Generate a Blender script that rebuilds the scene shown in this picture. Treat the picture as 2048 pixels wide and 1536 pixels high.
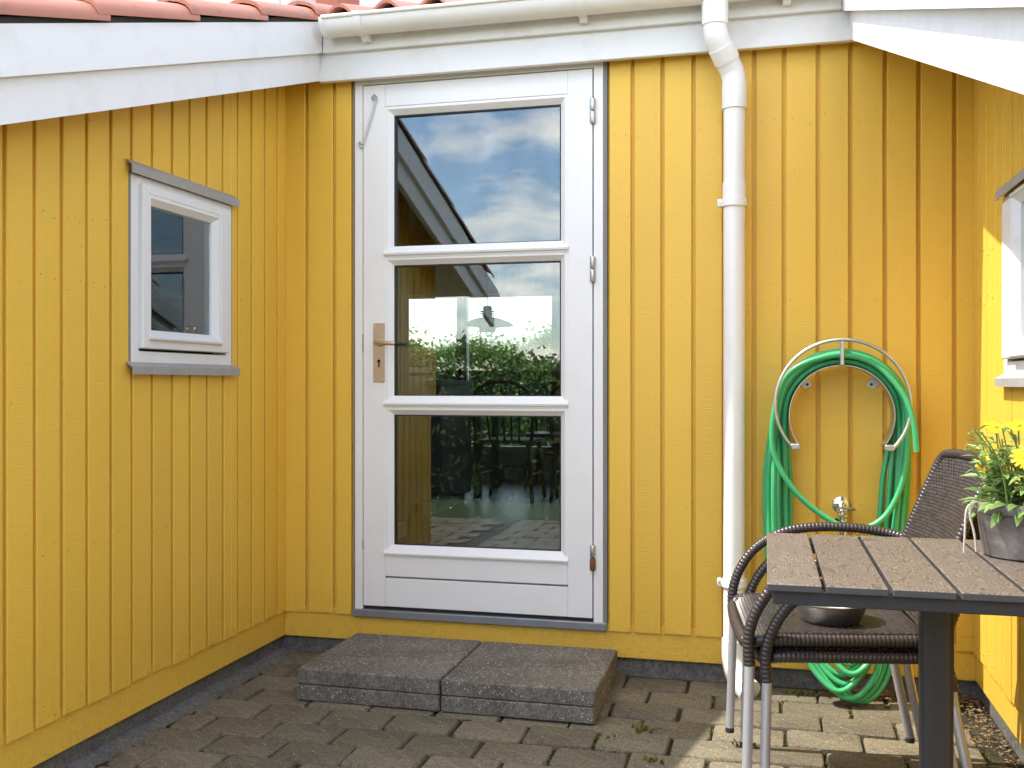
import bpy, bmesh, math, random
from math import sin, cos, pi, radians
from mathutils import Vector, Matrix

S = bpy.context.scene
for o in list(bpy.data.objects):
    bpy.data.objects.remove(o)

# ------------------------------------------------------------------ camera
cam = bpy.data.cameras.new('camera')
cam.sensor_width = 36.0
cam.lens = 2016 / 2048 * 36.0
cam.clip_start = 0.05
cam.clip_end = 2000
camo = bpy.data.objects.new('camera', cam)
S.collection.objects.link(camo)
camo.location = (0, -3.613, 1.05)
camo.rotation_euler = (radians(90 - 0.09), 0, radians(14.1))
S.camera = camo

# ------------------------------------------------------------------ sky, sun, exposure
SUN_EL, SUN_B = radians(57), radians(6)      # height, and how far in front of the back wall's plane
W = bpy.data.worlds.new('World')
S.world = W
W.use_nodes = True
wn, wl = W.node_tree.nodes, W.node_tree.links
wn.clear()
w_out = wn.new('ShaderNodeOutputWorld')
w_bg = wn.new('ShaderNodeBackground')
w_bg.inputs['Strength'].default_value = 0.15
w_sky = wn.new('ShaderNodeTexSky')
w_sky.sky_type = 'NISHITA'
w_sky.sun_disc = False
w_sky.sun_elevation = SUN_EL
w_sky.sun_rotation = radians(270) - SUN_B
w_sky.dust_density = 0.7
w_sky.ozone_density = 1.6
w_tc = wn.new('ShaderNodeTexCoord')
w_sep = wn.new('ShaderNodeSeparateXYZ')
wl.new(w_tc.outputs['Generated'], w_sep.inputs[0])
w_add = wn.new('ShaderNodeMath'); w_add.operation = 'ADD'; w_add.inputs[1].default_value = 0.25
w_max = wn.new('ShaderNodeMath'); w_max.operation = 'MAXIMUM'; w_max.inputs[1].default_value = 0.0
wl.new(w_sep.outputs['Z'], w_max.inputs[0]); wl.new(w_max.outputs[0], w_add.inputs[0])
w_div = wn.new('ShaderNodeVectorMath'); w_div.operation = 'DIVIDE'
w_comb = wn.new('ShaderNodeCombineXYZ')
for i in range(3):
    wl.new(w_add.outputs[0], w_comb.inputs[i])
wl.new(w_tc.outputs['Generated'], w_div.inputs[0]); wl.new(w_comb.outputs[0], w_div.inputs[1])
w_no = wn.new('ShaderNodeTexNoise')
w_no.inputs['Scale'].default_value = 2.3
w_no.inputs['Detail'].default_value = 7
w_no.inputs['Roughness'].default_value = 0.56
w_no.inputs['Distortion'].default_value = 0.25
wl.new(w_div.outputs[0], w_no.inputs['Vector'])
w_ramp = wn.new('ShaderNodeValToRGB')
w_ramp.color_ramp.elements[0].position = 0.46
w_ramp.color_ramp.elements[1].position = 0.635
wl.new(w_no.outputs[0], w_ramp.inputs[0])
w_mul = wn.new('ShaderNodeMath'); w_mul.operation = 'MULTIPLY'; w_mul.inputs[1].default_value = 0.85
wl.new(w_ramp.outputs[0], w_mul.inputs[0])
w_mix = wn.new('ShaderNodeMix'); w_mix.data_type = 'RGBA'
wl.new(w_mul.outputs[0], w_mix.inputs[0])
wl.new(w_sky.outputs[0], w_mix.inputs[6])
w_mix.inputs[7].default_value = (10.2, 9.3, 8.3, 1)
wl.new(w_mix.outputs[2], w_bg.inputs['Color'])
wl.new(w_bg.outputs[0], w_out.inputs[0])

sun = bpy.data.lights.new('sun', 'SUN')
sun.energy = 2.15
sun.angle = radians(0.5)
sun.color = (1.0, 0.95, 0.86)
suno = bpy.data.objects.new('sun', sun)
S.collection.objects.link(suno)
sd = Vector((cos(SUN_EL) * cos(SUN_B), cos(SUN_EL) * sin(SUN_B), -sin(SUN_EL)))
suno.rotation_euler = sd.to_track_quat('-Z', 'Y').to_euler()
suno.location = (-6, -3, 9)

S.render.engine = 'CYCLES'
S.view_settings.view_transform = 'Standard'
S.view_settings.look = 'None'
S.view_settings.gamma = 1
S.view_settings.use_curve_mapping = False
S.view_settings.exposure = 1.85
S.cycles.max_bounces = 10
S.cycles.diffuse_bounces = 5
S.cycles.transparent_max_bounces = 16

R = random.Random(7)

# ------------------------------------------------------------------ helpers
class MB:
    """collects shapes; build() links them as one mesh object"""
    def __init__(self, tf=None):
        self.v, self.f, self.mi, self.tf = [], [], [], tf
    def add(self, vs, fs, mi=0):
        n = len(self.v)
        self.v += [tuple(p) for p in vs]
        self.f += [tuple(i + n for i in q) for q in fs]
        self.mi += [mi] * len(fs)
        return self
    def box(self, x0, x1, y0, y1, z0, z1, ch=0.0, mi=0):
        if ch <= 0:
            vs = [(x, y, z) for x in (x0, x1) for y in (y0, y1) for z in (z0, z1)]
            return self.add(vs, [(0, 1, 3, 2), (4, 6, 7, 5), (0, 4, 5, 1), (2, 3, 7, 6), (0, 2, 6, 4), (1, 5, 7, 3)], mi)
        ch = min(ch, (x1 - x0) * .45, (y1 - y0) * .45, (z1 - z0) * .45)
        lo, hi = (x0, y0, z0), (x1, y1, z1)
        vs, ix = [], {}
        for sx in (0, 1):
            for sy in (0, 1):
                for sz in (0, 1):
                    s = (sx, sy, sz)
                    for ax in range(3):
                        p = []
                        for k in range(3):
                            e = hi[k] if s[k] else lo[k]
                            p.append(e if k == ax else e + (-ch if s[k] else ch))
                        ix[(s, ax)] = len(vs); vs.append(p)
        fs = []
        for ax in range(3):
            b, c = [k for k in range(3) if k != ax]
            for sg in (0, 1):
                q = []
                for (i, j) in ((0, 0), (1, 0), (1, 1), (0, 1)):
                    s = [0, 0, 0]; s[ax] = sg; s[b] = i; s[c] = j
                    q.append(ix[(tuple(s), ax)])
                fs.append(q)
            for i in (0, 1):
                for j in (0, 1):
                    s0 = [0, 0, 0]; s0[b] = i; s0[c] = j; s1 = list(s0); s1[ax] = 1
                    s0, s1 = tuple(s0), tuple(s1)
                    fs.append((ix[(s0, b)], ix[(s1, b)], ix[(s1, c)], ix[(s0, c)]))
        for sx in (0, 1):
            for sy in (0, 1):
                for sz in (0, 1):
                    s = (sx, sy, sz)
                    fs.append((ix[(s, 0)], ix[(s, 1)], ix[(s, 2)]))
        return self.add(vs, fs, mi)
    def prism(self, poly, axis, lo, hi, mi=0):
        """poly: 2-D points in the two other axes (in order), extruded along axis"""
        n = len(poly)
        def P(t, q):
            p = [0, 0, 0]; o = [k for k in range(3) if k != axis]
            p[axis] = t; p[o[0]] = q[0]; p[o[1]] = q[1]
            return p
        vs = [P(lo, q) for q in poly] + [P(hi, q) for q in poly]
        fs = [tuple(range(n)), tuple(range(n, 2 * n))] + [(i, (i + 1) % n, n + (i + 1) % n, n + i) for i in range(n)]
        return self.add(vs, fs, mi)
    def tube(self, path, r, seg=10, cap=True, mi=0, closed=False, flat=None):
        P = [Vector(p) for p in path]; n = len(P)
        rr = r if isinstance(r, (list, tuple)) else [r] * n
        T = []
        for i in range(n):
            if closed:
                t = P[(i + 1) % n] - P[i - 1]
            else:
                t = P[min(i + 1, n - 1)] - P[max(i - 1, 0)]
            T.append(t.normalized() if t.length > 1e-9 else Vector((0, 0, 1)))
        u = T[0].orthogonal().normalized()
        if flat is not None:
            u = (Vector(flat) - T[0] * Vector(flat).dot(T[0])).normalized()
        vs = []
        for i in range(n):
            u = (u - T[i] * u.dot(T[i]))
            u = u.normalized() if u.length > 1e-6 else T[i].orthogonal().normalized()
            w = T[i].cross(u)
            for k in range(seg):
                a = 2 * pi * k / seg
                vs.append(P[i] + (u * cos(a) + w * sin(a)) * rr[i])
        fs = []
        for i in range(n if closed else n - 1):
            j = (i + 1) % n
            for k in range(seg):
                k2 = (k + 1) % seg
                fs.append((i * seg + k, i * seg + k2, j * seg + k2, j * seg + k))
        if cap and not closed:
            fs.append(tuple(range(seg))); fs.append(tuple((n - 1) * seg + k for k in range(seg)))
        return self.add(vs, fs, mi)
    def lathe(self, prof, c=(0, 0, 0), seg=24, mi=0, closed=False):
        vs, fs = [], []
        for (r, z) in prof:
            for k in range(seg):
                a = 2 * pi * k / seg
                vs.append((c[0] + r * cos(a), c[1] + r * sin(a), c[2] + z))
        m = len(prof)
        for i in range(m if closed else m - 1):
            j = (i + 1) % m
            for k in range(seg):
                k2 = (k + 1) % seg
                fs.append((i * seg + k, i * seg + k2, j * seg + k2, j * seg + k))
        if not closed:
            if prof[0][0] > 1e-5: fs.append(tuple(range(seg)))
            if prof[-1][0] > 1e-5: fs.append(tuple((m - 1) * seg + k for k in range(seg)))
        return self.add(vs, fs, mi)
    def mesh(self, name, mats, smooth=None, recalc=True):
        vs = [self.tf(*p) for p in self.v] if self.tf else self.v
        me = bpy.data.meshes.new(name)
        me.from_pydata(vs, [], self.f)
        mats = mats if isinstance(mats, (list, tuple)) else [mats]
        for m in mats:
            me.materials.append(m)
        if len(mats) > 1:
            me.polygons.foreach_set('material_index', self.mi)
        if recalc:
            bm = bmesh.new(); bm.from_mesh(me)
            bmesh.ops.recalc_face_normals(bm, faces=bm.faces)
            bm.to_mesh(me); bm.free()
        if smooth:
            me.polygons.foreach_set('use_smooth', [True] * len(me.polygons))
            me.set_sharp_from_angle(angle=radians(smooth))
        me.update()
        return me
    def build(self, name, mats, parent=None, smooth=None, recalc=True):
        return obj(name, self.mesh(name, mats, smooth, recalc), parent)

def obj(name, me, parent=None):
    o = bpy.data.objects.new(name, me)
    S.collection.objects.link(o)
    o.parent = parent
    return o

def tag(o, label, cat=None, group=None, kind=None):
    if label: o['label'] = label
    if cat: o['category'] = cat
    if group: o['group'] = group
    if kind: o['kind'] = kind
    return o

def thing(name, label, cat, loc=(0, 0, 0), rz=0, group=None):
    o = obj(name, None)
    o.location = loc; o.rotation_euler = (0, 0, rz)
    o.empty_display_size = .1
    return tag(o, label, cat, group)

def copy_tree(o, parent=None):
    c = o.copy(); S.collection.objects.link(c); c.parent = parent
    for ch in list(o.children):
        copy_tree(ch, c)
    return c

def catmull(pts, sub=8, closed=False):
    P = [Vector(p) for p in pts]; n = len(P); out = []
    for i in range(n if closed else n - 1):
        if closed:
            a, b, c, d = P[i - 1], P[i], P[(i + 1) % n], P[(i + 2) % n]
        else:
            a, b, c, d = P[max(i - 1, 0)], P[i], P[i + 1], P[min(i + 2, n - 1)]
        for k in range(sub):
            t = k / sub
            out.append(.5 * ((2 * b) + (c - a) * t + (2 * a - 5 * b + 4 * c - d) * t * t + (3 * b - a - 3 * c + d) * t ** 3))
    if not closed: out.append(P[-1])
    return out

def resample(path, step):
    out = [Vector(path[0])]; acc = 0
    for a, b in zip(path[:-1], path[1:]):
        a, b = Vector(a), Vector(b); L = (b - a).length
        if L < 1e-9: continue
        t = step - acc
        while t <= L:
            out.append(a.lerp(b, t / L)); t += step
        acc = (acc + L) % step
    return out

# ------------------------------------------------------------------ materials
class Mat:
    def __init__(self, name):
        self.m = bpy.data.materials.new(name); self.m.use_nodes = True
        self.nt = self.m.node_tree; self.n = self.nt.nodes; self.l = self.nt.links
        self.b = self.n['Principled BSDF']; self.out = self.n['Material Output']
        self._tc = None
    def tc(self, which='Object'):
        if not self._tc: self._tc = self.n.new('ShaderNodeTexCoord')
        return self._tc.outputs[which]
    def mapping(self, scale=(1, 1, 1), src=None, rot=(0, 0, 0)):
        mp = self.n.new('ShaderNodeMapping'); mp.inputs['Scale'].default_value = scale
        mp.inputs['Rotation'].default_value = rot
        self.l.new(src or self.tc(), mp.inputs[0]); return mp.outputs[0]
    def noise(self, scale, detail=3, rough=.55, vec=None, dist=0):
        t = self.n.new('ShaderNodeTexNoise'); t.inputs['Scale'].default_value = scale
        t.inputs['Detail'].default_value = detail; t.inputs['Roughness'].default_value = rough
        t.inputs['Distortion'].default_value = dist
        self.l.new(vec or self.tc(), t.inputs['Vector']); return t.outputs[0]
    def voronoi(self, scale, feature='F1', vec=None, out='Distance', rnd=1):
        t = self.n.new('ShaderNodeTexVoronoi'); t.feature = feature
        t.inputs['Scale'].default_value = scale; t.inputs['Randomness'].default_value = rnd
        self.l.new(vec or self.tc(), t.inputs['Vector']); return t.outputs[out]
    def ramp(self, fac, stops):
        t = self.n.new('ShaderNodeValToRGB'); e = t.color_ramp.elements
        while len(e) < len(stops): e.new(.5)
        for q, (p, c) in zip(e, stops):
            q.position = p; q.color = (*c, 1) if len(c) == 3 else c
        self.l.new(fac, t.inputs[0]); return t.outputs[0]
    def mix(self, fac, a, b, mode='MIX'):
        t = self.n.new('ShaderNodeMix'); t.data_type = 'RGBA'; t.blend_type = mode
        for s, v in ((0, fac), (6, a), (7, b)):
            if hasattr(v, 'is_linked') or hasattr(v, 'links'): self.l.new(v, t.inputs[s])
            elif s == 0: t.inputs[0].default_value = v
            else: t.inputs[s].default_value = (*v, 1) if len(v) == 3 else v
        return t.outputs[2]
    def math(self, op, a, b=0.0, clamp=False):
        t = self.n.new('ShaderNodeMath'); t.operation = op; t.use_clamp = clamp
        for i, v in enumerate((a, b)):
            if isinstance(v, (int, float)): t.inputs[i].default_value = v
            else: self.l.new(v, t.inputs[i])
        return t.outputs[0]
    def rnd(self, lo=.9, hi=1.1):
        """a brightness that differs from object to object"""
        t = self.n.new('ShaderNodeObjectInfo')
        r = self.n.new('ShaderNodeMapRange')
        r.inputs['To Min'].default_value = lo; r.inputs['To Max'].default_value = hi
        self.l.new(t.outputs['Random'], r.inputs[0]); return r.outputs[0]
    def scale_col(self, col, val):
        c = self.n.new('ShaderNodeCombineColor')
        for i in range(3): self.l.new(val, c.inputs[i])
        return self.mix(1.0, col, c.outputs[0], 'MULTIPLY')
    def bump(self, h, strength=.3, dist=.01, prev=None):
        t = self.n.new('ShaderNodeBump'); t.inputs['Strength'].default_value = strength
        t.inputs['Distance'].default_value = dist
        self.l.new(h, t.inputs['Height'])
        if prev: self.l.new(prev, t.inputs['Normal'])
        return t.outputs[0]
    def set(self, col=None, rough=None, metal=None, normal=None, spec=None, coat=None, trans=None, sheen=None):
        def put(k, v):
            if v is None: return
            if hasattr(v, 'links'): self.l.new(v, self.b.inputs[k])
            elif isinstance(v, (int, float)): self.b.inputs[k].default_value = v
            else: self.b.inputs[k].default_value = (*v, 1) if len(v) == 3 else v
        put('Base Color', col); put('Roughness', rough); put('Metallic', metal); put('Normal', normal)
        put('Specular IOR Level', spec); put('Coat Weight', coat); put('Transmission Weight', trans)
        return self.m

def simple(name, col, rough=.5, metal=0, var=.12, nscale=12, bump=0, bscale=80, spec=.5, rnd=0):
    M = Mat(name)
    c = M.mix(M.noise(nscale, 4), tuple(x * (1 - var) for x in col), tuple(min(1, x * (1 + var)) for x in col))
    if rnd: c = M.scale_col(c, M.rnd(1 - rnd, 1 + rnd))
    nrm = M.bump(M.noise(bscale, 4), bump, .004) if bump else None
    return M.set(c, rough, metal, nrm, spec)

def yellow_paint():
    M = Mat('yellow_wood_paint')
    base = M.mix(M.noise(1.6, 3), (.77, .468, .052), (.83, .525, .072))
    base = M.scale_col(base, M.rnd(.955, 1.03))
    # small knots and flecks of dirt
    k = M.ramp(M.voronoi(9, out='Distance'), [(0, (1, 1, 1)), (.022, (1, 1, 1)), (.034, (0, 0, 0))])
    base = M.mix(M.math('MULTIPLY', k, .5), base, (.34, .19, .03))
    st = M.ramp(M.noise(5, 6, .7), [(.60, (0, 0, 0)), (.78, (1, 1, 1))])
    base = M.mix(M.math('MULTIPLY', st, .18), base, (.56, .34, .05))
    # splashed dirt and a little green towards the foot of the wall, faint runs down the boards
    sx = M.n.new('ShaderNodeSeparateXYZ'); M.l.new(M.tc(), sx.inputs[0])
    low = M.math('SUBTRACT', 1.0, M.math('MULTIPLY', sx.outputs['Z'], 2.4), True)
    sp = M.ramp(M.noise(70, 7, .8), [(.50, (0, 0, 0)), (.66, (1, 1, 1))])
    base = M.mix(M.math('MULTIPLY', M.math('MULTIPLY', sp, low), .38), base, (.26, .17, .045))
    run = M.ramp(M.noise(1, 5, .7, M.mapping((60, 60, 1.6))), [(.55, (0, 0, 0)), (.75, (1, 1, 1))])
    base = M.mix(M.math('MULTIPLY', run, .16), base, (.50, .31, .05))
    saw = M.noise(1.0, 5, .65, M.mapping((18, 18, 330)))
    h = M.noise(130, 3, .6)
    n = M.bump(saw, .45, .0035)
    n = M.bump(h, .12, .002, n)
    drip = M.noise(16, 2, .4, M.mapping((1, 1, .6)))
    n = M.bump(drip, .10, .006, n)
    return M.set(base, .42, normal=n, spec=.45)

def white_paint(name='white_wood_paint', col=(.75, .75, .745), dirt=.25, rough=.4):
    M = Mat(name)
    d = M.ramp(M.noise(7, 7, .7), [(.50, (0, 0, 0)), (.80, (1, 1, 1))])
    c = M.mix(M.math('MULTIPLY', d, dirt), col, (.50, .44, .34))
    fl = M.ramp(M.voronoi(23), [(0, (1, 1, 1)), (.012, (1, 1, 1)), (.02, (0, 0, 0))])
    c = M.mix(M.math('MULTIPLY', fl, .45), c, (.30, .26, .2))
    n = M.bump(M.noise(60, 4, .6), .06, .003)
    n = M.bump(M.noise(1, 4, .6, M.mapping((40, 4, 40))), .05, .003, n)
    return M.set(c, rough, normal=n, spec=.4)

def glass_mat(name='window_glass', tint=(.86, .90, .88), gain=1.9, base=.02):
    M = Mat(name)
    M.n.remove(M.b)
    tr = M.n.new('ShaderNodeBsdfTransparent'); tr.inputs[0].default_value = (*tint, 1)
    gl = M.n.new('ShaderNodeBsdfGlossy'); gl.inputs['Roughness'].default_value = 0.0
    gl.inputs['Color'].default_value = (.93, .97, 1, 1)
    fr = M.n.new('ShaderNodeFresnel'); fr.inputs[0].default_value = 1.5
    wob = M.bump(M.noise(5, 1, .4), .012, .02)
    M.l.new(wob, gl.inputs['Normal'])
    f = M.math('ADD', M.math('MULTIPLY', fr.outputs[0], gain), base, True)
    sm = M.ramp(M.noise(9, 6, .7, M.mapping((1, 1, .5))), [(.45, (0, 0, 0)), (.8, (1, 1, 1))])
    f = M.math('ADD', f, M.math('MULTIPLY', sm, .03), True)
    mx = M.n.new('ShaderNodeMixShader')
    M.l.new(f, mx.inputs[0]); M.l.new(tr.outputs[0], mx.inputs[1]); M.l.new(gl.outputs[0], mx.inputs[2])
    M.l.new(mx.outputs[0], M.out.inputs[0])
    return M.m

def concrete(name, a, b, specks=0, rough=.85, rnd=.08, moss=0, bstr=.5):
    M = Mat(name)
    c = M.mix(M.ramp(M.noise(6, 6, .65), [(.3, (0, 0, 0)), (.7, (1, 1, 1))]), a, b)
    c = M.scale_col(c, M.rnd(1 - rnd, 1 + rnd))
    fine = M.noise(160, 4, .7)
    c = M.mix(.75, c, M.ramp(fine, [(.3, (.12, .12, .12)), (.72, (.88, .88, .88))]), 'OVERLAY')
    blot = M.ramp(M.noise(55, 6, .8), [(.35, (.2, .2, .2)), (.66, (.8, .8, .8))])
    c = M.mix(.55, c, blot, 'OVERLAY')
    if moss:
        mo = M.ramp(M.noise(3.1, 5, .65), [(.5, (0, 0, 0)), (.68, (1, 1, 1))])
        c = M.mix(M.math('MULTIPLY', mo, moss), c, (.085, .088, .022))
    if specks:
        v = M.voronoi(120, out='Distance')
        cell = M.n.new('ShaderNodeTexVoronoi'); cell.inputs['Scale'].default_value = 120
        M.l.new(M.tc(), cell.inputs['Vector'])
        sp = M.math('MULTIPLY', M.ramp(v, [(.26, (1, 1, 1)), (.36, (0, 0, 0))]),
                    M.math('GREATER_THAN', cell.outputs['Color'], 1 - specks))
        c = M.mix(M.math('MULTIPLY', sp, .8), c, (.62, .60, .55))
    n = M.bump(M.noise(45, 5, .7), bstr, .004)
    n = M.bump(fine, bstr, .002, n)
    return M.set(c, rough, normal=n, spec=.3)

def wpc():
    """wood-plastic table slats with an embossed curly grain: contour lines of a stretched noise"""
    M = Mat('table_slat_composite')
    n1 = M.noise(1.0, 1.5, .5, M.mapping((30, 9, 9)), .8)
    g = M.math('MULTIPLY', M.math('ADD', M.math('SINE', M.math('MULTIPLY', n1, 105.0)), 1.0), .5)
    brk = M.ramp(M.noise(60, 2), [(.30, (.25, .25, .25)), (.5, (1, 1, 1))])
    c = M.mix(M.noise(7, 4), (.120, .096, .076), (.170, .140, .112))
    ln = M.math('MULTIPLY', M.ramp(g, [(.22, (1, 1, 1)), (.55, (0, 0, 0))]), brk)
    c = M.mix(M.math('MULTIPLY', ln, .62), c, (.040, .030, .024))
    c = M.scale_col(c, M.rnd(.92, 1.08))
    return M.set(c, .5, normal=M.bump(g, .3, .0015), spec=.45)

def terracotta():
    M = Mat('terracotta_tile')
    c = M.mix(M.noise(5, 5, .6), (.36, .115, .06), (.44, .17, .10))
    d = M.ramp(M.noise(14, 6, .75), [(.55, (0, 0, 0)), (.72, (1, 1, 1))])
    c = M.mix(M.math('MULTIPLY', d, .5), c, (.12, .075, .05))
    c = M.scale_col(c, M.rnd(.9, 1.1))
    return M.set(c, .5, normal=M.bump(M.noise(70, 4), .2, .003), spec=.4)

def wood(name, a, b, rough=.5, scale=(3, 3, .5)):
    M = Mat(name)
    n = M.noise(9, 6, .6, M.mapping(scale), .8)
    c = M.scale_col(M.mix(M.ramp(n, [(.35, (0, 0, 0)), (.65, (1, 1, 1))]), a, b), M.rnd(.88, 1.1))
    return M.set(c, rough, normal=M.bump(n, .1, .003))

def steel(name, col, rough, var=.2, streak=True, spec=.5):
    M = Mat(name)
    n = M.noise(14, 5, .65, M.mapping((1, 1, 2.5)) if streak else None)
    c = M.mix(n, tuple(x * (1 - var) for x in col), tuple(min(1, x * (1 + var)) for x in col))
    r = M.math('ADD', M.math('MULTIPLY', M.noise(30, 3), .25), rough - .1)
    return M.set(c, r, 1.0, M.bump(M.noise(50, 3), .04, .002))

def leaf_mat(name, a, b, trans=.25, rough=.5):
    M = Mat(name)
    c = M.scale_col(M.mix(M.noise(4, 3), a, b), M.rnd(.8, 1.2))
    M.set(c, rough, spec=.35)
    tl = M.n.new('ShaderNodeBsdfTranslucent'); M.l.new(c, tl.inputs[0])
    mx = M.n.new('ShaderNodeMixShader'); mx.inputs[0].default_value = trans
    M.l.new(M.b.outputs[0], mx.inputs[1]); M.l.new(tl.outputs[0], mx.inputs[2])
    M.l.new(mx.outputs[0], M.out.inputs[0])
    return M.m

def hedge_mat():
    M = Mat('hedge_leaf')
    g = M.n.new('ShaderNodeNewGeometry')
    c = M.ramp(g.outputs['Random Per Island'], [(0, (.035, .08, .010)), (.5, (.11, .20, .025)), (1, (.27, .35, .085))])
    M.set(c, .4, spec=.5)
    tl = M.n.new('ShaderNodeBsdfTranslucent'); M.l.new(c, tl.inputs[0])
    mx = M.n.new('ShaderNodeMixShader'); mx.inputs[0].default_value = .3
    M.l.new(M.b.outputs[0], mx.inputs[1]); M.l.new(tl.outputs[0], mx.inputs[2])
    M.l.new(mx.outputs[0], M.out.inputs[0])
    return M.m

def rattan_mat():
    M = Mat('dark_rattan')
    g = M.n.new('ShaderNodeNewGeometry')
    c = M.ramp(g.outputs['Random Per Island'], [(0, (.028, .021, .019)), (1, (.052, .040, .036))])
    return M.set(c, .3, spec=.55, normal=M.bump(M.noise(220, 2), .08, .001))

def grass_mat():
    M = Mat('lawn_grass')
    c = M.mix(M.noise(40, 6, .7), (.025, .055, .01), (.10, .16, .03))
    c = M.mix(M.math('MULTIPLY', M.ramp(M.noise(.8, 4), [(.4, (0, 0, 0)), (.7, (1, 1, 1))]), .5), c, (.09, .11, .035))
    return M.set(c, .8, normal=M.bump(M.noise(120, 5, .8), 1, .03))

YEL = yellow_paint()
WHT = white_paint(dirt=.38)
WHTD = white_paint('white_door_paint', (.81, .81, .80), .13, .35)
PVC = white_paint('white_plastic', (.82, .81, .78), .22, .3)
GREYSTRIP = simple('grey_sealing_strip', (.20, .19, .18), .7)
FLASH = simple('grey_zinc_flashing', (.37, .36, .345), .6, .25, .2, 30, .1)
ALU = simple('grey_aluminium_threshold', (.26, .28, .30), .45, .5, .15, 20)
BLACK = simple('black_rubber', (.015, .015, .016), .5)
GLASS = glass_mat()
PLINTH = concrete('plinth_concrete', (.11, .105, .095), (.17, .16, .145), rnd=0, moss=.12)
SLAB = concrete('slab_concrete', (.108, .095, .078), (.208, .187, .158), specks=.28, rnd=.06, moss=.06)
PAVER = concrete('paver_concrete', (.120, .101, .070), (.198, .170, .118), specks=.10, rnd=.2, moss=.30, bstr=.8)
BED = concrete('paving_joint_soil', (.022, .018, .012), (.045, .038, .022), moss=.5)
TILE = terracotta()
HINGE = steel('hinge_steel', (.52, .52, .51), .4)
GAPMORTAR = simple('dark_gap_mortar', (.045, .042, .036), .95, 0, .5, 40, .5)
RUST = simple('rusty_steel', (.20, .075, .025), .75, .2, .4, 60)
NICKEL = steel('worn_nickel_brass', (.60, .47, .36), .36, .25)
CHROME = steel('chrome', (.80, .80, .80), .14, .05)
BOWL = steel('brushed_steel', (.72, .69, .66), .34, .15)
GALV = steel('galvanised_steel', (.55, .55, .55), .42, .18)
def zinc():
    M = Mat('zinc_pot')
    n = M.noise(9, 6, .7, M.mapping((1, 1, 1.6)), .6)
    c = M.ramp(n, [(.32, (.10, .092, .085)), (.5, (.21, .195, .185)), (.68, (.40, .37, .35))])
    return M.set(c, M.math('ADD', M.math('MULTIPLY', n, .3), .3), .55, M.bump(M.noise(60, 4), .1, .002))
ZINC = zinc()
HOSE = simple('green_hose_rubber', (.055, .40, .155), .32, 0, .1, 20, spec=.5)
RATTAN = rattan_mat()
LEG = simple('silver_leg_paint', (.58, .58, .60), .36, .55, .05)
TMETAL = simple('charcoal_table_metal', (.035, .033, .036), .45, .1, .12, 60, .05)
WPC = wpc()
SLATEND = simple('table_slat_edge', (.055, .052, .055), .5, 0, .12, 60, .05)
ROPE = simple('cotton_rope', (.48, .42, .35), .9)
SOIL = simple('potting_soil', (.025, .018, .012), .95, 0, .4, 60, .5)
LEAFG = leaf_mat('plant_leaf_green', (.13, .24, .05), (.20, .32, .08))
LEAFM = leaf_mat('plant_leaf_margin', (.27, .37, .13), (.36, .45, .19))
STEM = simple('plant_stem_green', (.16, .24, .06), .6)
PETAL = leaf_mat('yellow_petal', (.80, .55, .012), (.86, .62, .03), .2)
FCENT = simple('flower_centre_orange', (.62, .28, .02), .8, 0, .3, 200, .5)
DRY = leaf_mat('dry_leaf', (.17, .10, .05), (.27, .18, .09), .1, .8)
MOSS = leaf_mat('moss_green', (.07, .085, .012), (.15, .16, .03), .1, .9)
PINE = wood('interior_pine', (.12, .062, .026), (.18, .10, .045))
CHAIRW = wood('beech_chair_wood', (.20, .095, .040), (.28, .14, .06), .4)
IWALL = simple('interior_white_wall', (.62, .60, .56), .8)
ICEIL = wood('interior_pine_ceiling', (.10, .06, .028), (.14, .085, .04))
IFLOOR = simple('interior_tile_floor', (.16, .165, .17), .35, 0, .1, 6)
CABG = simple('grey_cabinet_laminate', (.20, .20, .20), .5)
CABB = simple('black_appliance', (.012, .012, .013), .25)
LAMPW = simple('lamp_white_enamel', (.80, .80, .81), .35)
CURTAIN = leaf_mat('white_curtain', (.62, .61, .60), (.70, .69, .68), .4, .9)
HEDGE = hedge_mat()
BARK = wood('bark', (.06, .045, .03), (.11, .08, .06), .9)
LAWN = grass_mat()
HSHADE = simple('hedge_shade', (.010, .014, .005), .95, 0, .4, 8)
DAISY = simple('daisy_white', (.8, .8, .76), .7)
SCREW = simple('painted_nail_head', (.60, .37, .06), .5)
BRICK = simple('red_chimney_brick', (.34, .12, .075), .85, 0, .25, 25, .3)

# ------------------------------------------------------------------ the place: measurements (metres)
XL, XR = -1.821, 0.669          # faces of the two side walls; the back wall's face is y = 0
PITCH = 0.349
def zb(y): return 2.2 + PITCH * (y + .06)     # lower edge of the bargeboards
XVL, XVR = -1.648, 0.275        # bargeboard faces

# ground and lawn
g = MB().add([(-400, -400, -.06), (400, -400, -.06), (400, 400, -.06), (-400, 400, -.06)], [(0, 1, 2, 3)])
tag(g.build('lawn', LAWN), None, kind='structure')

# ---- house
house = thing('house', 'yellow boarded house with white eaves and red tiled roof round a paved corner', 'house')

def tf_back(a, o, z): return (a, -o, z)
def tf_left(a, o, z): return (XL + o, a, z)
def tf_right(a, o, z): return (XR - o, a, z)

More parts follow.
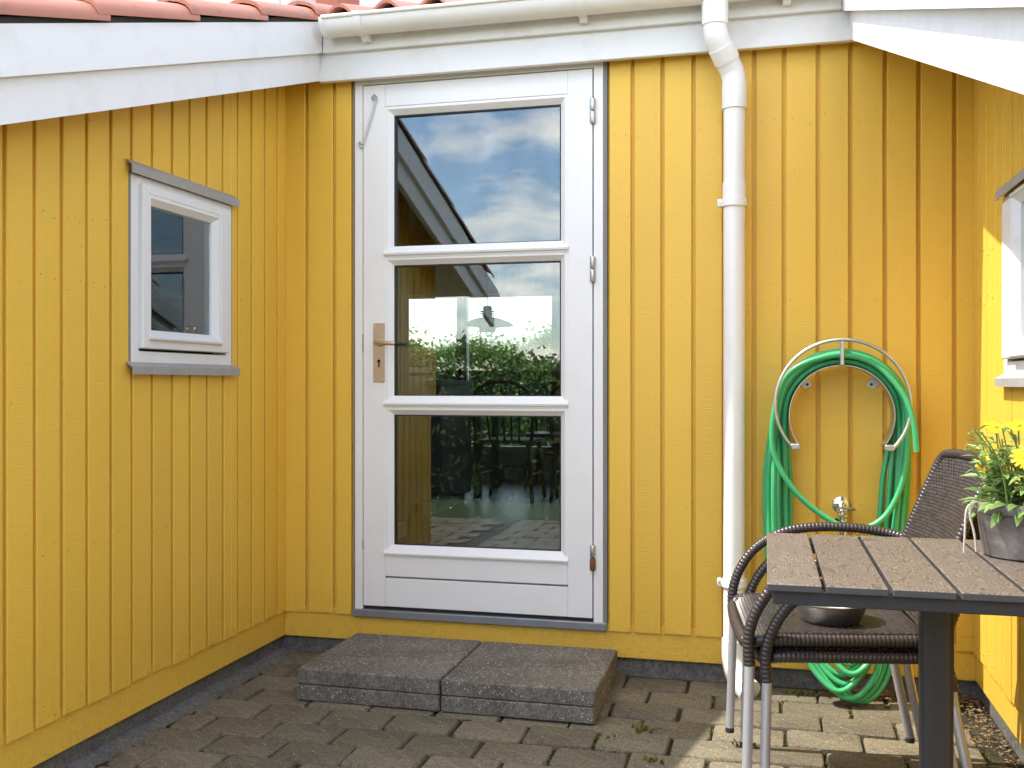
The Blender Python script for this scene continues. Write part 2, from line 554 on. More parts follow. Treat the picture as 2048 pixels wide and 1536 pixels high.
GROOVE, DEPTH = .0132, .017
def clad(tf, edges, ztop, openings, label, base_top=.156, base_lo=.056, ends=None, plinth_set=0):
    """one wall: backing sheet, base plank, plinth; every board a piece of its own"""
    a0, a1 = edges[0], edges[-1]
    b = MB(tf)
    # backing sheet, cut round the openings
    cuts = sorted(set([a0, a1] + [e for op in openings for e in op[:2]]))
    for p, q in zip(cuts[:-1], cuts[1:]):
        spans = [(base_lo, min(ztop(p), ztop(q)))]
        for (u0, u1, z0, z1) in openings:
            if p >= u0 - 1e-6 and q <= u1 + 1e-6:
                spans = [(base_lo, z0), (z1, min(ztop(p), ztop(q)))]
        for (s0, s1) in spans:
            if s1 > s0 + .01:
                b.box(p, q, -DEPTH - .02, -DEPTH, s0, s1)
    wall = b.build('wall', YEL, house)
    wall['label'] = label
    def board(u0, u1, z0, za, zb_):
        m = MB(tf)
        c = .0022
        # bevelled plank with a sloped top so that it runs up under the roof
        o = [(-DEPTH, 0), (-c, 0), (0, c)]
        vs = [(u0, -DEPTH, z0), (u0, -c, z0), (u0 + c, 0, z0 + .001), (u1 - c, 0, z0 + .001), (u1, -c, z0), (u1, -DEPTH, z0),
              (u0, -DEPTH, za), (u0, -c, za), (u0 + c, 0, za), (u1 - c, 0, zb_), (u1, -c, zb_), (u1, -DEPTH, zb_)]
        m.add(vs, [(0, 1, 2, 3, 4, 5), (6, 7, 8, 9, 10, 11)] + [(i, (i + 1) % 6, 6 + (i + 1) % 6, 6 + i) for i in range(6)])
        bo = m.build('board', YEL, wall)
        # every board sits a hair differently
        d = R.uniform(-.0012, .0012)
        v = Vector(tf(0, d, 0)) - Vector(tf(0, 0, 0))
        bo.location = v
    for i in range(len(edges) - 1):
        u0 = edges[i] + (GROOVE / 2 if i else 0); u1 = edges[i + 1] - (GROOVE / 2 if i < len(edges) - 2 else 0)
        z0 = base_top - .001 + R.uniform(-.003, .003)
        segs = [(u0, u1, z0, None)]
        hit = [op for op in openings if op[0] < u1 - .004 and op[1] > u0 + .004]
        if not hit:
            board(u0, u1, z0, ztop(u0), ztop(u1))
        for (w0, w1, y0, y1) in hit:
            if u0 < w0 - .006: board(u0, w0, z0, ztop(u0), ztop(w0))
            if u1 > w1 + .006: board(w1, u1, z0, ztop(w1), ztop(u1))
            m0, m1 = max(u0, w0), min(u1, w1)
            if m1 - m0 > .004:
                if y0 - z0 > .03: board(m0, m1, z0, y0, y0)
                if ztop(m0) > y1 + .02: board(m0, m1, y1, ztop(m0), ztop(m1))
    e0, e1 = ends or (a0, a1)
    tag(MB(tf).box(e0, e1, -.045, -.010, base_lo, base_top + .02, .003).build('base_plank', YEL, wall), None)
    MB(tf).box(e0 - .06, e1 + .06, -.25, -.028 - plinth_set, -.2, base_lo + .004).build('plinth', PLINTH, wall)
    return wall

roof_under = lambda y: zb(y) + .205
DOOR = (-1.540, -.552, .150, 2.215)
back_edges = [XL - .012, -1.733, -1.617, DOOR[0], DOOR[1], -.462, -.355, -.246, -.140, -.038, .063, .176, .282, .393, .499, .611, XR + .012]
clad(tf_back, back_edges, lambda a: 2.30, [DOOR], 'back wall of vertical yellow boards round the white door', ends=(XL - .012, XR + .012))
WL = (-1.004, -.418, 1.098, 1.676)
left_y = [-1.76, -1.71, -1.607, -1.503, -1.398, -1.295, -1.193, -1.087, -.988, -.885, -.778, -.678, -.574, -.471, -.369, -.268, -.169, -.069, .0002]
clad(tf_left, left_y, lambda a: roof_under(a), [WL], 'side wall of vertical yellow boards with the small window', ends=(-1.76, .012), plinth_set=.0015)
WR = (-1.18, -.463, 1.062, 1.585)
right_y = [-2.13, -2.03, -1.92, -1.81, -1.70, -1.59, -1.48, -1.37, -1.26, -1.15, -1.05, -.945, -.845, -.742, -.638, -.536, -.425, -.328, -.193, -.087, 0]
clad(tf_right, right_y, lambda a: roof_under(a), [WR], 'sunlit side wall of yellow boards beside the table', ends=(-2.13, .012), plinth_set=.0015)

# nail heads painted over, two by two on the boards
nb = MB()
def nails(tf, edges, z, mb, skip=()):
    for u0, u1 in zip(edges[:-1], edges[1:]):
        if any(s[0] - .02 < (u0 + u1) / 2 < s[1] + .02 for s in skip): continue
        for t in (.25, .75):
            a = u0 + (u1 - u0) * t + R.uniform(-.006, .006)
            zz = z + R.uniform(-.025, .025)
            c = tf(a, .0012, zz); e = tf(a, -.004, zz)
            mb.tube([e, c], .0028, 6)
for z in (.185, .62, 1.32, 1.95):
    nails(tf_back, back_edges, z, nb, (DOOR,))
    nails(tf_left, left_y[4:], z if z < 1.6 else 1.5, nb, (WL,) if z > 1 else ())
    nails(tf_right, right_y[10:], z if z < 1.6 else 1.45, nb, (WR,) if z > 1 else ())
tag(nb.build('nail_head', SCREW, house), None, kind='stuff')

# ---- eave over the door: two fascia boards, gutter with brackets, downpipe
for (y0, y1, z0, z1) in ((-.060, -.036, 2.196, 2.315), (-.082, -.0605, 2.297, 2.425)):
    MB().box(XVL - .004 if y0 > -.07 else XVL + .021, XVR + (.02 if y0 > -.07 else -.027), y0, y1, z0, z1, .002).build('fascia_board', WHT, house)
MB().box(XVL - .1, XVR + .3, -.036, .05, 2.262, 2.28).build('soffit', WHT, house)
GY, GZ, GR = -.143, 2.388, .056
def arc(c, r, a0, a1, n): return [(c[0] + r * cos(a0 + (a1 - a0) * i / n), c[1] + r * sin(a0 + (a1 - a0) * i / n)) for i in range(n + 1)]
outer = arc((GY, GZ), GR, pi, 2 * pi, 14); inner = arc((GY, GZ), GR - .003, 2 * pi, pi, 14)
gm = MB().prism(outer + inner, 0, -1.575, .24)
gm.tube([(-1.577, GY - GR - .002, GZ), (.24, GY - GR - .002, GZ)], .0075, 10)
gutter = gm.build('gutter', PVC, house, 40)
MB().prism(arc((GY, GZ), GR + .004, pi, 2 * pi, 14), 0, -1.589, -1.572).build('gutter_end_cap', PVC, gutter, 40)
for gx in (-1.44, -.62, .07):
    m = MB().prism(arc((GY, GZ), GR + .0045, pi, 1.93 * pi, 12) + arc((GY, GZ), GR + .0005, 1.93 * pi, pi, 12), 0, gx - .014, gx + .014)
    m.box(gx - .014, gx + .014, GY - GR - .012, GY - GR + .004, GZ - .004, GZ + .009)
    m.prism([(GY + .01, GZ - GR - .001), (GY + .045, GZ - GR + .022), (-.083, GZ - GR + .012), (-.083, GZ - GR - .012), (GY + .03, GZ - GR - .016)], 0, gx - .013, gx + .013)
    m.build('gutter_bracket', PVC, gutter, 40)
PX, PY, PR = -.103, -.078, .0365
pp = [(-.165, GY, GZ - GR + .01), (-.165, GY, 2.275), (-.163, GY + .004, 2.235), (-.155, GY + .012, 2.205), (-.118, PY - .012, 2.130), (-.108, PY - .003, 2.105), (PX, PY, 2.07), (PX, PY, 2.0)]
dp = MB().tube(catmull(pp, 6), PR + .004, 24)
dp.tube([(PX, PY, 2.06), (PX, PY, .085)], PR, 24)
pipe = dp.build('downpipe', PVC, house, 40)
MB().tube([(-.165, GY, 2.255), (-.165, GY, 2.335)], PR + .0075, 24).build('pipe_collar', PVC, pipe, 40)
MB().tube([(-.147, GY + .020, 2.189), (-.126, PY - .02, 2.147)], PR + .0075, 24).build('pipe_collar', PVC, pipe, 40)
MB().tube([(PX, PY, 1.985), (PX, PY, 2.075)], PR + .0055, 24).build('pipe_collar', PVC, pipe, 40)
MB().tube([(PX, PY, 1.655), (PX, PY, 1.735)], PR + .0035, 24).build('pipe_collar', PVC, pipe, 40)
MB().tube(catmull([(PX, PY, .17), (PX, PY, .11), (PX + .008, PY - .02, .065), (PX + .03, PY - .055, .035), (PX + .055, PY - .085, .018)], 6), PR + .005, 20).build('pipe_shoe', PVC, pipe, 40)
for cz in (1.665, .365):
    m = MB().tube([(PX, PY, cz - .013), (PX, PY, cz + .013)], PR + .007, 24)
    m.box(PX - PR - .020, PX - PR + .004, PY - .012, PY + .006, cz - .013, cz + .013, .002)
    m.box(PX - .012, PX + .012, PY + PR, .002, cz - .010, cz + .010)
    cl = m.build('pipe_clip', PVC, pipe, 40)
    MB().tube([(PX - PR - .012, PY - .0155, cz), (PX - PR - .012, PY - .011, cz)], .004, 10).build('screw', HINGE, cl)

# ---- bargeboards along the two verges
def barge(x_face, thick, y0, y1, lo, hi, side, sag=0):
    zz = lambda y: zb(y) + sag * (y + .06)
    poly = [(y0, zz(y0) + lo), (y1, zz(y1) + lo), (y1, zz(y1) + hi), (y0, zz(y0) + hi)]
    x0, x1 = (x_face - thick, x_face) if side < 0 else (x_face, x_face + thick)
    return MB().prism(poly, 0, x0, x1).build('bargeboard', WHT, house)
barge(XVL, .024, -2.36, -.0603, 0, .125, -1)
barge(XVL + .020, .0195, -2.42, -.0825, .106, .224, -1)
barge(XVR, .024, -2.5, -.0603, 0, .125, 1, .007)
barge(XVR - .026, .0255, -2.56, -.0825, .098, .235, 1, .007)
poly = [(y_, zb(y_) + d) for y_, d in ((-2.40, .2245), (-.09, .2245), (-.09, .240), (-2.40, .240))]
MB().prism(poly, 0, XVL - .03, XVL + .013).build('verge_gap_mortar', GAPMORTAR, house)  # mortar strip coloured dark for the shaded gap under the verge tiles

# ---- roof: three slabs in one plane, the far slope, tiles
roof = MB()
def slab(x0, x1, y0, y1, th=.03):
    roof.prism([(y0, roof_under(y0)), (y1, roof_under(y1)), (y1, roof_under(y1) + th), (y0, roof_under(y0) + th)], 0, x0, x1)
slab(-6.0, XVL - .001, -2.40, 3.0); slab(XVL - .0009, XVR + .0009, -.058, 3.0); slab(XVR + .001, 4.2, -2.54, 3.0)
zr = roof_under(3.0)
roof.prism([(3.0005, zr), (6.0, zr - 3.0 * PITCH), (6.0, zr - 3.0 * PITCH + .03), (3.0005, zr + .03)], 0, -6.0, 4.2)
roofo = roof.build('roof', WHT, house)
def tile_prof(w):
    # S-shaped pantile section, x to the right, z up
    pts = []
    for i in range(13):
        t = i / 12
        pts.append((t * w, .018 + .030 * cos(2 * pi * (t - .30))))
    return pts
def sheet_tile(prof, y0, y1, lift, th=.013):
    """a curved tile lying on the slope between y0 (low end) and y1"""
    m = MB(); n = len(prof)
    vs = []
    for (y, l) in ((y0, lift), (y1, 0)):
        for dz in (0, -th):
            for (x, z) in prof:
                vs.append((x, y, roof_under(y) + .035 + z + l + dz))
    fs = []
    for i in range(n - 1):
        fs += [(i, i + 1, 2 * n + i + 1, 2 * n + i), (n + i, 3 * n + i, 3 * n + i + 1, n + i + 1), (i, n + i, n + i + 1, i + 1), (2 * n + i, 2 * n + i + 1, 3 * n + i + 1, 3 * n + i)]
    fs += [(0, 2 * n, 3 * n, n), (n - 1, 2 * n - 1, 4 * n - 1, 3 * n - 1)]
    return m.add(vs, fs)
def verge_prof(xe, s):
    # rounded verge: outer edge at xe, rising inwards
    p = [(xe, .001), (xe - s * .006, .014), (xe - s * .022, .030), (xe - s * .045, .040), (xe - s * .075, .046), (xe - s * .105, .043), (xe - s * .135, .030), (xe - s * .165, .014), (xe - s * .215, .004)]
    return p
ys = [-.162 + .42 - .42 * k for k in range(7)]
for side, xe in ((1, XVL + .032), (-1, XVR - .045)):
    for y0 in ys[1:] if side > 0 else ys:
        y1 = y0 + .47
        if side > 0 and y0 < -2.4: continue
        sheet_tile(verge_prof(xe, side), y0 + R.uniform(-.01, .01), y1, .020 + R.uniform(-.003, .003)).build('roof_tile', TILE, roofo, 50)
x = -1.60
while x < .20:
    pr = [(x + px, pz - .014) for px, pz in tile_prof(.19)]
    sheet_tile(pr, -.125 + R.uniform(-.006, .006), .33, .012).build('roof_tile', TILE, roofo, 50)
    x += .184
# the rest of the tiling, not seen from below
fm = MB(); nx, cols = 0, []
def wavy(x0, x1, y0, y1):
    n = int((x1 - x0) / .0307)
    rows = int((y1 - y0) / .42) + 1
    for r in range(rows):
        a = y0 + r * .42; b = min(a + .46, y1 + .04)
        vs = []
        for (y, l) in ((a, .016), (b, 0)):
            zz = roof_under(y) if y <= 3 else zr - (y - 3) * PITCH
            for i in range(n + 1):
                vs.append((x0 + (x1 - x0) * i / n, y, zz + .034 + .018 + .030 * cos(2 * pi * (i / 6 - .3)) + l))
        fm.add(vs, [(i, i + 1, n + 2 + i, n + 1 + i) for i in range(n)])
wavy(-5.9, XVL - .17, -2.38, 3); wavy(XVL - .1, XVR + .1, .30, 3); wavy(XVR + .18, 4.1, -2.5, 3); wavy(-5.9, 4.1, 3.02, 6)
tag(fm.build('roof_tiling', TILE, roofo, 60, recalc=False), None, kind='stuff')
ch = MB().box(-3.10, -2.93, 3.0, 3.4, 3.2, 4.25, .004)
ch = ch.build('chimney', BRICK, roofo)
MB().box(-3.30, -3.101, 3.01, 3.39, 3.2, 4.22, .004).build('chimney_flashing', FLASH, roofo)

# ---- glazing helper: mitred, sloped beads round a pane
def bead_frame(mb, u0, u1, z0, z1, w, o_out, o_in, bottom=True):
    """frame of four mitred profiles, outer rectangle u0..z1, width w, sloping from o_out (outer) to o_in (inner)"""
    O = [(u0, z0), (u1, z0), (u1, z1), (u0, z1)]
    I = [(u0 + w, z0 + w), (u1 - w, z0 + w), (u1 - w, z1 - w), (u0 + w, z1 - w)]
    k = .35
    Mid = [(a[0] + (b[0] - a[0]) * k, a[1] + (b[1] - a[1]) * k) for a, b in zip(O, I)]
    back = -.05
    for i in range(4):
        if i == 0 and not bottom: continue
        j = (i + 1) % 4
        vs = []
        for q in (i, j):
            vs += [(O[q][0], back, O[q][1]), (O[q][0], o_out, O[q][1]), (Mid[q][0], o_out + .001, Mid[q][1]), (I[q][0], o_in, I[q][1]), (I[q][0], back, I[q][1])]
        mb.add(vs, [(0, 1, 2, 3, 4), (5, 6, 7, 8, 9)] + [(a, (a + 1) % 5, 5 + (a + 1) % 5, 5 + a) for a in range(5)])
    return mb

# ---- the door
door = obj('door', None, house)
door['label'] = 'white glazed door with three panes above each other'
JL, JR, LT, LB = -1.530, -.568, 2.185, .196
LX0, LX1 = -1.4935, -.6065
m = MB(tf_back)
m.box(JL, -1.4975, -.10, .003, .17, 2.212, .002); m.box(-.6025, JR, -.10, .003, .17, 2.212, .002); m.box(-1.4974, -.6026, -.10, .003, 2.189, 2.212, .001)
m.build('door_frame', WHTD, door)
m = MB(tf_back)
m.box(DOOR[0] + .001, JL - .0005, -.06, -.004, .160, 2.213); m.box(JR + .0005, DOOR[1] - .001, -.06, .001, .160, 2.213)
m.build('sealing_strip', GREYSTRIP, door)
SL, SR = -1.405, -.697
def leaf(name, u0, u1, z0, z1, o=.006, ch=.0015):
    return MB(tf_back).box(u0, u1, -.050, o, z0, z1, ch).build(name, WHTD, door)
leaf('stile', LX0, SL, LB, LT); leaf('stile', SR, LX1, LB, LT)
leaf('rail', SL + .0004, SR - .0004, 2.100, LT - .0005, .0056)
leaf('rail', SL + .0004, SR - .0004, 1.524, 1.536, .0056, .0005)
leaf('rail', SL + .0004, SR - .0004, .954, .966, .0056, .0005)
leaf('bottom_rail', SL + .0004, SR - .0004, .312, .400, .0056)
leaf('bottom_rail', SL + .0004, SR - .0004, LB + .0005, .3045, .0056)
MB(tf_back).box(SL - .005, SR + .005, -.045, -.006, .30, .32).build('rail_groove', GREYSTRIP, door)
for (g0, g1) in ((1.568, 2.072), (.998, 1.499), (.429, .929)):
    bt = g1 + .027
    b = bead_frame(MB(tf_back), SL, SR, g0 - .03, bt, .029, .0035, -.016, bottom=False)
    b.build('glazing_bead', WHTD, door)
    # the sloped drip bar under each pane, standing proud
    MB(tf_back).prism([(-.045, g0 - .034), (.016, g0 - .034), (.018, g0 - .027), (-.012, g0 + .001), (-.045, g0 + .001)], 0, SL - .003, SR + .003).build('drip_bar', WHTD, door)
    k = MB(tf_back)
    for (a0, a1, z0, z1) in ((SL + .029, SL + .034, g0, g1 - .002), (SR - .034, SR - .029, g0, g1 - .002), (SL + .0341, SR - .0341, g1 - .007, g1 - .002), (SL + .0341, SR - .0341, g0 + .001, g0 + .004)):
        k.box(a0, a1, -.044, -.0175, z0, z1)
    k.build('gasket', BLACK, door)
    pm = (SL + SR) / 2
    pn = MB().box(SL + .02 - pm, SR - .02 - pm, -.002, .002, g0 - .012, g1 + .012).build('pane', GLASS, door)
    pn.location = (pm, .028, 0); pn.rotation_euler = (0, 0, radians(-.42 if g0 > 1.5 else -.2 if g0 > .9 else .2))
# threshold
MB(tf_back).box(DOOR[0] + .002, DOOR[1] - .002, -.10, .012, .152, .182, .003).build('threshold', ALU, door)
MB(tf_back).box(JL, JR, -.10, -.008, .1825, .1935).build('threshold_dark_gap', BLACK, door)  # black strip standing in for the shaded gap below the door leaf
# handle
hp = MB(tf_back).box(-1.452, -1.405, .0062, .0095, 1.050, 1.276, .001).build('handle_plate', NICKEL, door)
def screw(x, z, par, o=.0095, r=.0045, mat=CHROME):
    MB(tf_back).tube([(x, o - .003, z), (x, o + .0012, z)], r, 10).build('screw', mat, par)
for sx in (-1.445, -1.412):
    for sz in (1.059, 1.267): screw(sx, sz, door)
hm = MB(tf_back)
hm.tube([(-1.4285, .009, 1.200), (-1.4285, .024, 1.200)], .0135, 16)
hm.tube([(-1.4285, .020, 1.200), (-1.4285, .050, 1.200)], .0085, 14)
hm.tube(catmull([(-1.4285, .046, 1.200), (-1.420, .054, 1.200), (-1.395, .057, 1.1985), (-1.345, .057, 1.196)], 5), [.0085] * 15 + [.0065], 12)
hm.build('handle', NICKEL, door, 40)
MB(tf_back).tube([(-1.345, .057, 1.196), (-1.300, .057, 1.1935)], [.0064, .0060], 12).build('handle_grip', BLACK, door, 40)
k = MB(tf_back).tube([(-1.4285, .0085, 1.131), (-1.4285, .0100, 1.131)], .007, 12)
k.box(-1.4315, -1.4255, .0085, .0100, 1.108, 1.130)
k.build('keyhole', BLACK, door)
for i, hz in enumerate((2.031, 1.459, .416)):
    for (a, b_, rust) in ((hz + .0015, hz + .046, 0), (hz - .046, hz - .0015, i == 2)):
        MB(tf_back).tube([(-.6045, .010, a), (-.6045, .010, a + .004), (-.6045, .010, b_ - .004), (-.6045, .010, b_)], [.0085, .0105, .0105, .0085], 12).build('hinge', RUST if rust else HINGE, door, 40)
hk = MB(tf_back)
hk.tube(catmull([(-1.452, .0055, 2.132), (-1.452, .018, 2.132), (-1.444, .021, 2.143), (-1.436, .017, 2.135), (-1.441, .014, 2.118), (-1.458, .014, 2.06), (-1.486, .013, 1.975), (-1.494, .013, 1.960), (-1.506, .012, 1.963), (-1.508, .006, 1.972)], 5), .0035, 8)
hk.tube(catmull([(-1.505, .003, 1.957), (-1.505, .016, 1.957), (-1.497, .018, 1.950), (-1.490, .012, 1.952)], 4), .003, 8)
hk.build('storm_hook', HINGE, door, 40)
MB(tf_back).box(-1.4965, -1.4935, -.02, .0045, 1.165, 1.235).build('strike_plate', BLACK, door)
MB(tf_back).box(-1.4965, -1.4935, -.02, .0045, .41, .445).build('strike_plate', BLACK, door)

# ---- the windows of the side walls
def window(tf, u0, u1, z0, z1, label, glass_u, glass_z, flash_over=.017):
    w = obj('window', None, house); w['label'] = label
    m = MB(tf)
    fw = .042
    m.box(u0 + .006, u0 + fw, -.10, .006, z0 + .006, z1 - .006, .002); m.box(u1 - fw, u1 - .006, -.10, .006, z0 + .006, z1 - .006, .002)
    m.box(u0 + fw + .0002, u1 - fw - .0002, -.10, .006, z1 - .036, z1 - .006, .002); m.box(u0 + fw + .0002, u1 - fw - .0002, -.10, .006, z0 + .006, z0 + .046, .002)
    m.build('window_frame', WHT, w)
    m = MB(tf)
    m.box(u0 - .003, u0 + .0055, -.06, .002, z0, z1); m.box(u1 - .0055, u1 + .003, -.06, .002, z0, z1)
    m.build('sealing_strip', GREYSTRIP, w)
    # top-hung sash standing a little proud
    s0, s1, t0, t1 = u0 + .043, u1 - .043, z0 + .054, z1 - .030
    gu0, gu1 = glass_u; gz0, gz1 = glass_z
    m = MB(tf); o = .020; bw = .028
    m.box(s0, gu0 - bw, -.045, o, t0, t1, .003); m.box(gu1 + bw, s1, -.045, o, t0, t1, .003)
    m.box(gu0 - bw + .0002, gu1 + bw - .0002, -.045, o - .0006, gz1 + bw, t1 - .0004, .002); m.box(gu0 - bw + .0002, gu1 + bw - .0002, -.045, o - .0006, t0 + .0004, gz0 - bw, .002)
    m.build('sash', WHT, w)
    bead_frame(MB(tf), gu0 - bw, gu1 + bw, gz0 - bw, gz1 + bw, bw, o - .002, o - .020, bottom=False).build('glazing_bead', WHT, w)
    MB(tf).prism([(-.03, gz0 - .030), (o + .010, gz0 - .030), (o + .011, gz0 - .024), (-.004, gz0), (-.03, gz0)], 0, gu0 - bw - .002, gu1 + bw + .002).build('drip_bar', WHT, w)
    MB(tf).box(gu0 - .01, gu1 + .01, -.012, -.008, gz0 - .012, gz1 + .012).build('pane', GLASS, w)
    MB(tf).box(s0, s1, -.06, -.045, z0 + .043, t0 + .01).build('shadow_gap', BLACK, w)
    # folded metal flashing above and below
    for (za, zb_, dp_) in ((z1 - .010, z1 + .026, .024), (z0 - .024, z0 + .009, .026)):
        MB(tf).prism([(-.02, zb_ + .006), (.004, zb_ + .005), (dp_, zb_ - .010), (dp_, za), (dp_ - .003, za), (dp_ - .003, zb_ - .013), (.002, zb_), (-.02, zb_)], 0, u0 - flash_over, u1 + flash_over).build('flashing', FLASH, w)
    return w
w1 = window(tf_left, WL[0], WL[1], WL[2], WL[3], 'small white framed window with grey flashing', (-.903, -.546), (1.210, 1.590))
w2 = window(tf_right, WR[0], WR[1], WR[2], WR[3], 'white framed window cut by the edge of the picture', (-1.05, -.640), (1.150, 1.535))
# curtain behind the small window
m = MB(); n = 60; vs = []
for i in range(n + 1):
    y = -.70 + .30 * i / n
    for z in (1.15, 1.70): vs.append((XL - .16 + .014 * sin(i * 1.05) + .006 * sin(i * .4), y, z))
m.add(vs, [(2 * i, 2 * i + 1, 2 * i + 3, 2 * i + 2) for i in range(n)])
m.build('curtain', CURTAIN, w1, 60, recalc=False)

# ---- rooms behind the walls
def ibox(name, *b, mat=IWALL, ch=0):
    return MB().box(*b, ch).build(name, mat, house)
FZ = .17
ibox('interior_floor', -6, 4.2, .05, 5.3, .02, FZ, mat=IFLOOR)
ibox('interior_ceiling', -6, 4.2, .046, 5.3, 2.36, 2.40, mat=ICEIL)
# inner lining of the back wall, round the door
ibox('interior_wall', -6, -1.545, .11, .15, FZ, 2.36); ibox('interior_wall', -.545, 4.2, .11, .15, FZ, 2.36); ibox('interior_wall', -1.545, -.545, .11, .15, 2.217, 2.36)
# door reveals
ibox('door_lining', -1.570, -1.5402, .041, .152, FZ, 2.23, mat=WHTD); ibox('door_lining', -.5518, -.52, .041, .152, FZ, 2.23, mat=WHTD); ibox('door_lining', -1.54, -.552, .102, .152, 2.2165, 2.23, mat=WHTD)
# wing rooms
ibox('interior_wall', -6, -5.9, -2.0, 6, 0, 2.4); ibox('interior_wall', 4.1, 4.2, -2.0, 6, 0, 2.4)
ibox('wing_wall', -6, XL - .04, -1.80, -1.761, -.1, zb(-1.76) + .2, mat=YEL); ibox('wing_wall', XR + .04, 4.2, -2.17, -2.131, -.1, zb(-2.1) + .2, mat=YEL)
ibox('interior_wall', -6, XL - .04, .02, .045, FZ, 2.6); ibox('interior_wall', XR + .04, 4.2, .02, .045, FZ, 2.6)
ibox('wing_floor', -6, XL - .26, -2.0, .02, .02, FZ, mat=IFLOOR); ibox('wing_floor', XR + .26, 4.2, -2.1, .02, .02, FZ, mat=IFLOOR)
ibox('interior_wall', -3.6, -3.56, -2.0, .02, FZ, 2.2); ibox('interior_wall', 2.2, 2.24, -2.0, .02, FZ, 2.2)
# pine-boarded partition seen through the door
pw = ibox('interior_wall', -2.10, -2.02, .15, 1.85, FZ, 2.36, mat=PINE)
y = .16
while y < 1.84:
    MB().box(-2.019, -2.006, y, y + .088, FZ + .09, 2.355, .004).build('panel_board', PINE, pw); y += .093
MB().box(-2.10, -2.004, 1.851, 1.875, FZ, 2.355, .003).build('trim', PINE, pw)
MB().box(-2.0055, -1.995, .16, 1.85, FZ, FZ + .085, .003).build('skirting', IWALL, pw)
# far wall with wide windows
YW = 5.2
fw_ = ibox('interior_wall', -6, 4.2, YW, YW + .15, FZ, .42)
ibox('interior_wall', -6, 4.2, YW, YW + .15, 1.86, 2.36, mat=PINE); ibox('interior_wall', -6, -3.75, YW, YW + .15, .42, 1.86); ibox('interior_wall', .3, 4.2, YW, YW + .15, .42, 1.86)
xs = [-3.75, -2.70, -1.807, -.75, .3]
for a, b_ in zip(xs[:-1], xs[1:]):
    w = obj('window', None, house)
    for (u0, u1) in ((a, a + .048), (b_ - .048, b_)):
        MB().box(u0, u1, YW + .03, YW + .12, .42, 1.86, .003).build('window_frame', PINE if a < -3 else WHT, w)
    MB().box(a + .0482, b_ - .0482, YW + .03, YW + .12, .42, .47, .003).build('window_frame', WHT, w)
    MB().box(a + .0482, b_ - .0482, YW + .03, YW + .12, 1.83, 1.86, .003).build('window_frame', WHT, w)
    MB().box(a + .04, b_ - .04, YW + .07, YW + .076, .46, 1.84).build('pane', GLASS, w)

# ------------------------------------------------------------------ paving
pav = obj('patio_paving', None)
tag(pav, None, kind='structure')
bed = MB().add([(-8, -3.95, -.013), (6, -3.75, -.013), (6, .03, -.013), (-8, .03, -.013)], [(0, 1, 2, 3)]).build('paving_bed', BED, pav)
PW, PD, J = .2075, .1395, .0085
def paver_mesh(seed, w=PW, d=PD):
    r = random.Random(seed); m = MB(); hx, hy = w / 2, d / 2
    ring = []
    c = .006 + r.random() * .008
    for (sx, sy) in ((-1, -1), (1, -1), (1, 1), (-1, 1)):
        cc = c * r.uniform(.6, 1.7)
        p1, p2 = (sx * hx, sy * (hy - cc)), (sx * (hx - cc), sy * hy)
        pm = (sx * (hx - cc * .3), sy * (hy - cc * .3))
        seq = [p1, pm, p2] if sx * sy > 0 else [p2, pm, p1]
        ring += seq
    ring = [(x + r.uniform(-.0016, .0016), y_ + r.uniform(-.0016, .0016)) for x, y_ in ring]
    n = len(ring)
    cx = lambda k, z: [(x * k[0], y_ * k[1], z + r.uniform(-.0016, .0016)) for x, y_ in ring]
    vs = [(x, y_, -.05) for x, y_ in ring] + cx((1, 1), -.010) + cx((.985, .977), -.0030) + cx((.955, .935), 0.0)
    fs = []
    for L in range(3):
        fs += [(L * n + i, L * n + (i + 1) % n, (L + 1) * n + (i + 1) % n, (L + 1) * n + i) for i in range(n)]
    fs.append(tuple(3 * n + i for i in range(n)))
    m.add(vs, fs)
    return m.mesh('paver', PAVER, 38)
PM = [paver_mesh(s) for s in range(9)]
PH = [paver_mesh(s, PW / 2 - .004) for s in range(20, 23)]
far_pav = MB()
row, y = 0, -.012 - PD / 2
joints = []
while y > -3.85:
    off = (row % 2) * (PW + J) / 2 + R.uniform(-.008, .008)
    near = y > -2.15
    lo, hi = (XL + .045, XR - .035)
    x = lo + PW / 2 - off
    while x - PW / 2 < hi:
        me, xx, wd = R.choice(PM), x, PW
        if x - PW / 2 < lo - .03: me, xx, wd = R.choice(PH), lo + PW / 4, PW / 2
        if x + PW / 2 > hi + .03:
            if x + .0 > hi + .02: break
            me, xx, wd = R.choice(PH), x - PW / 4 , PW / 2
        zz = R.uniform(-.005, .003) - .004 * (abs(xx - hi) < .2)
        if near:
            o = obj('paver', me, pav)
            o.location = (xx + R.uniform(-.002, .002), y + R.uniform(-.002, .002), zz)
            o.rotation_euler = (R.uniform(-.012, .012), R.uniform(-.012, .012), R.uniform(-.014, .014) + (pi if R.random() < .5 else 0))
        else:
            far_pav.box(xx - wd / 2, xx + wd / 2, y - PD / 2, y + PD / 2, -.05, zz, .006)
        joints.append((xx + wd / 2 + J / 2, y)); x += PW + J
    if y < -2.2:
        for (a, b_) in ((-7.5, XL - .03), (XR + .03, 5.5)):
            x = a + PW / 2 + off
            while x + PW / 2 < b_:
                far_pav.box(x - PW / 2, x + PW / 2, y - PD / 2, y + PD / 2, -.05, R.uniform(-.005, .003), .006); x += PW + J
    row += 1; y -= PD + J
tag(far_pav.build('paving_field', PAVER, pav), None, kind='stuff')

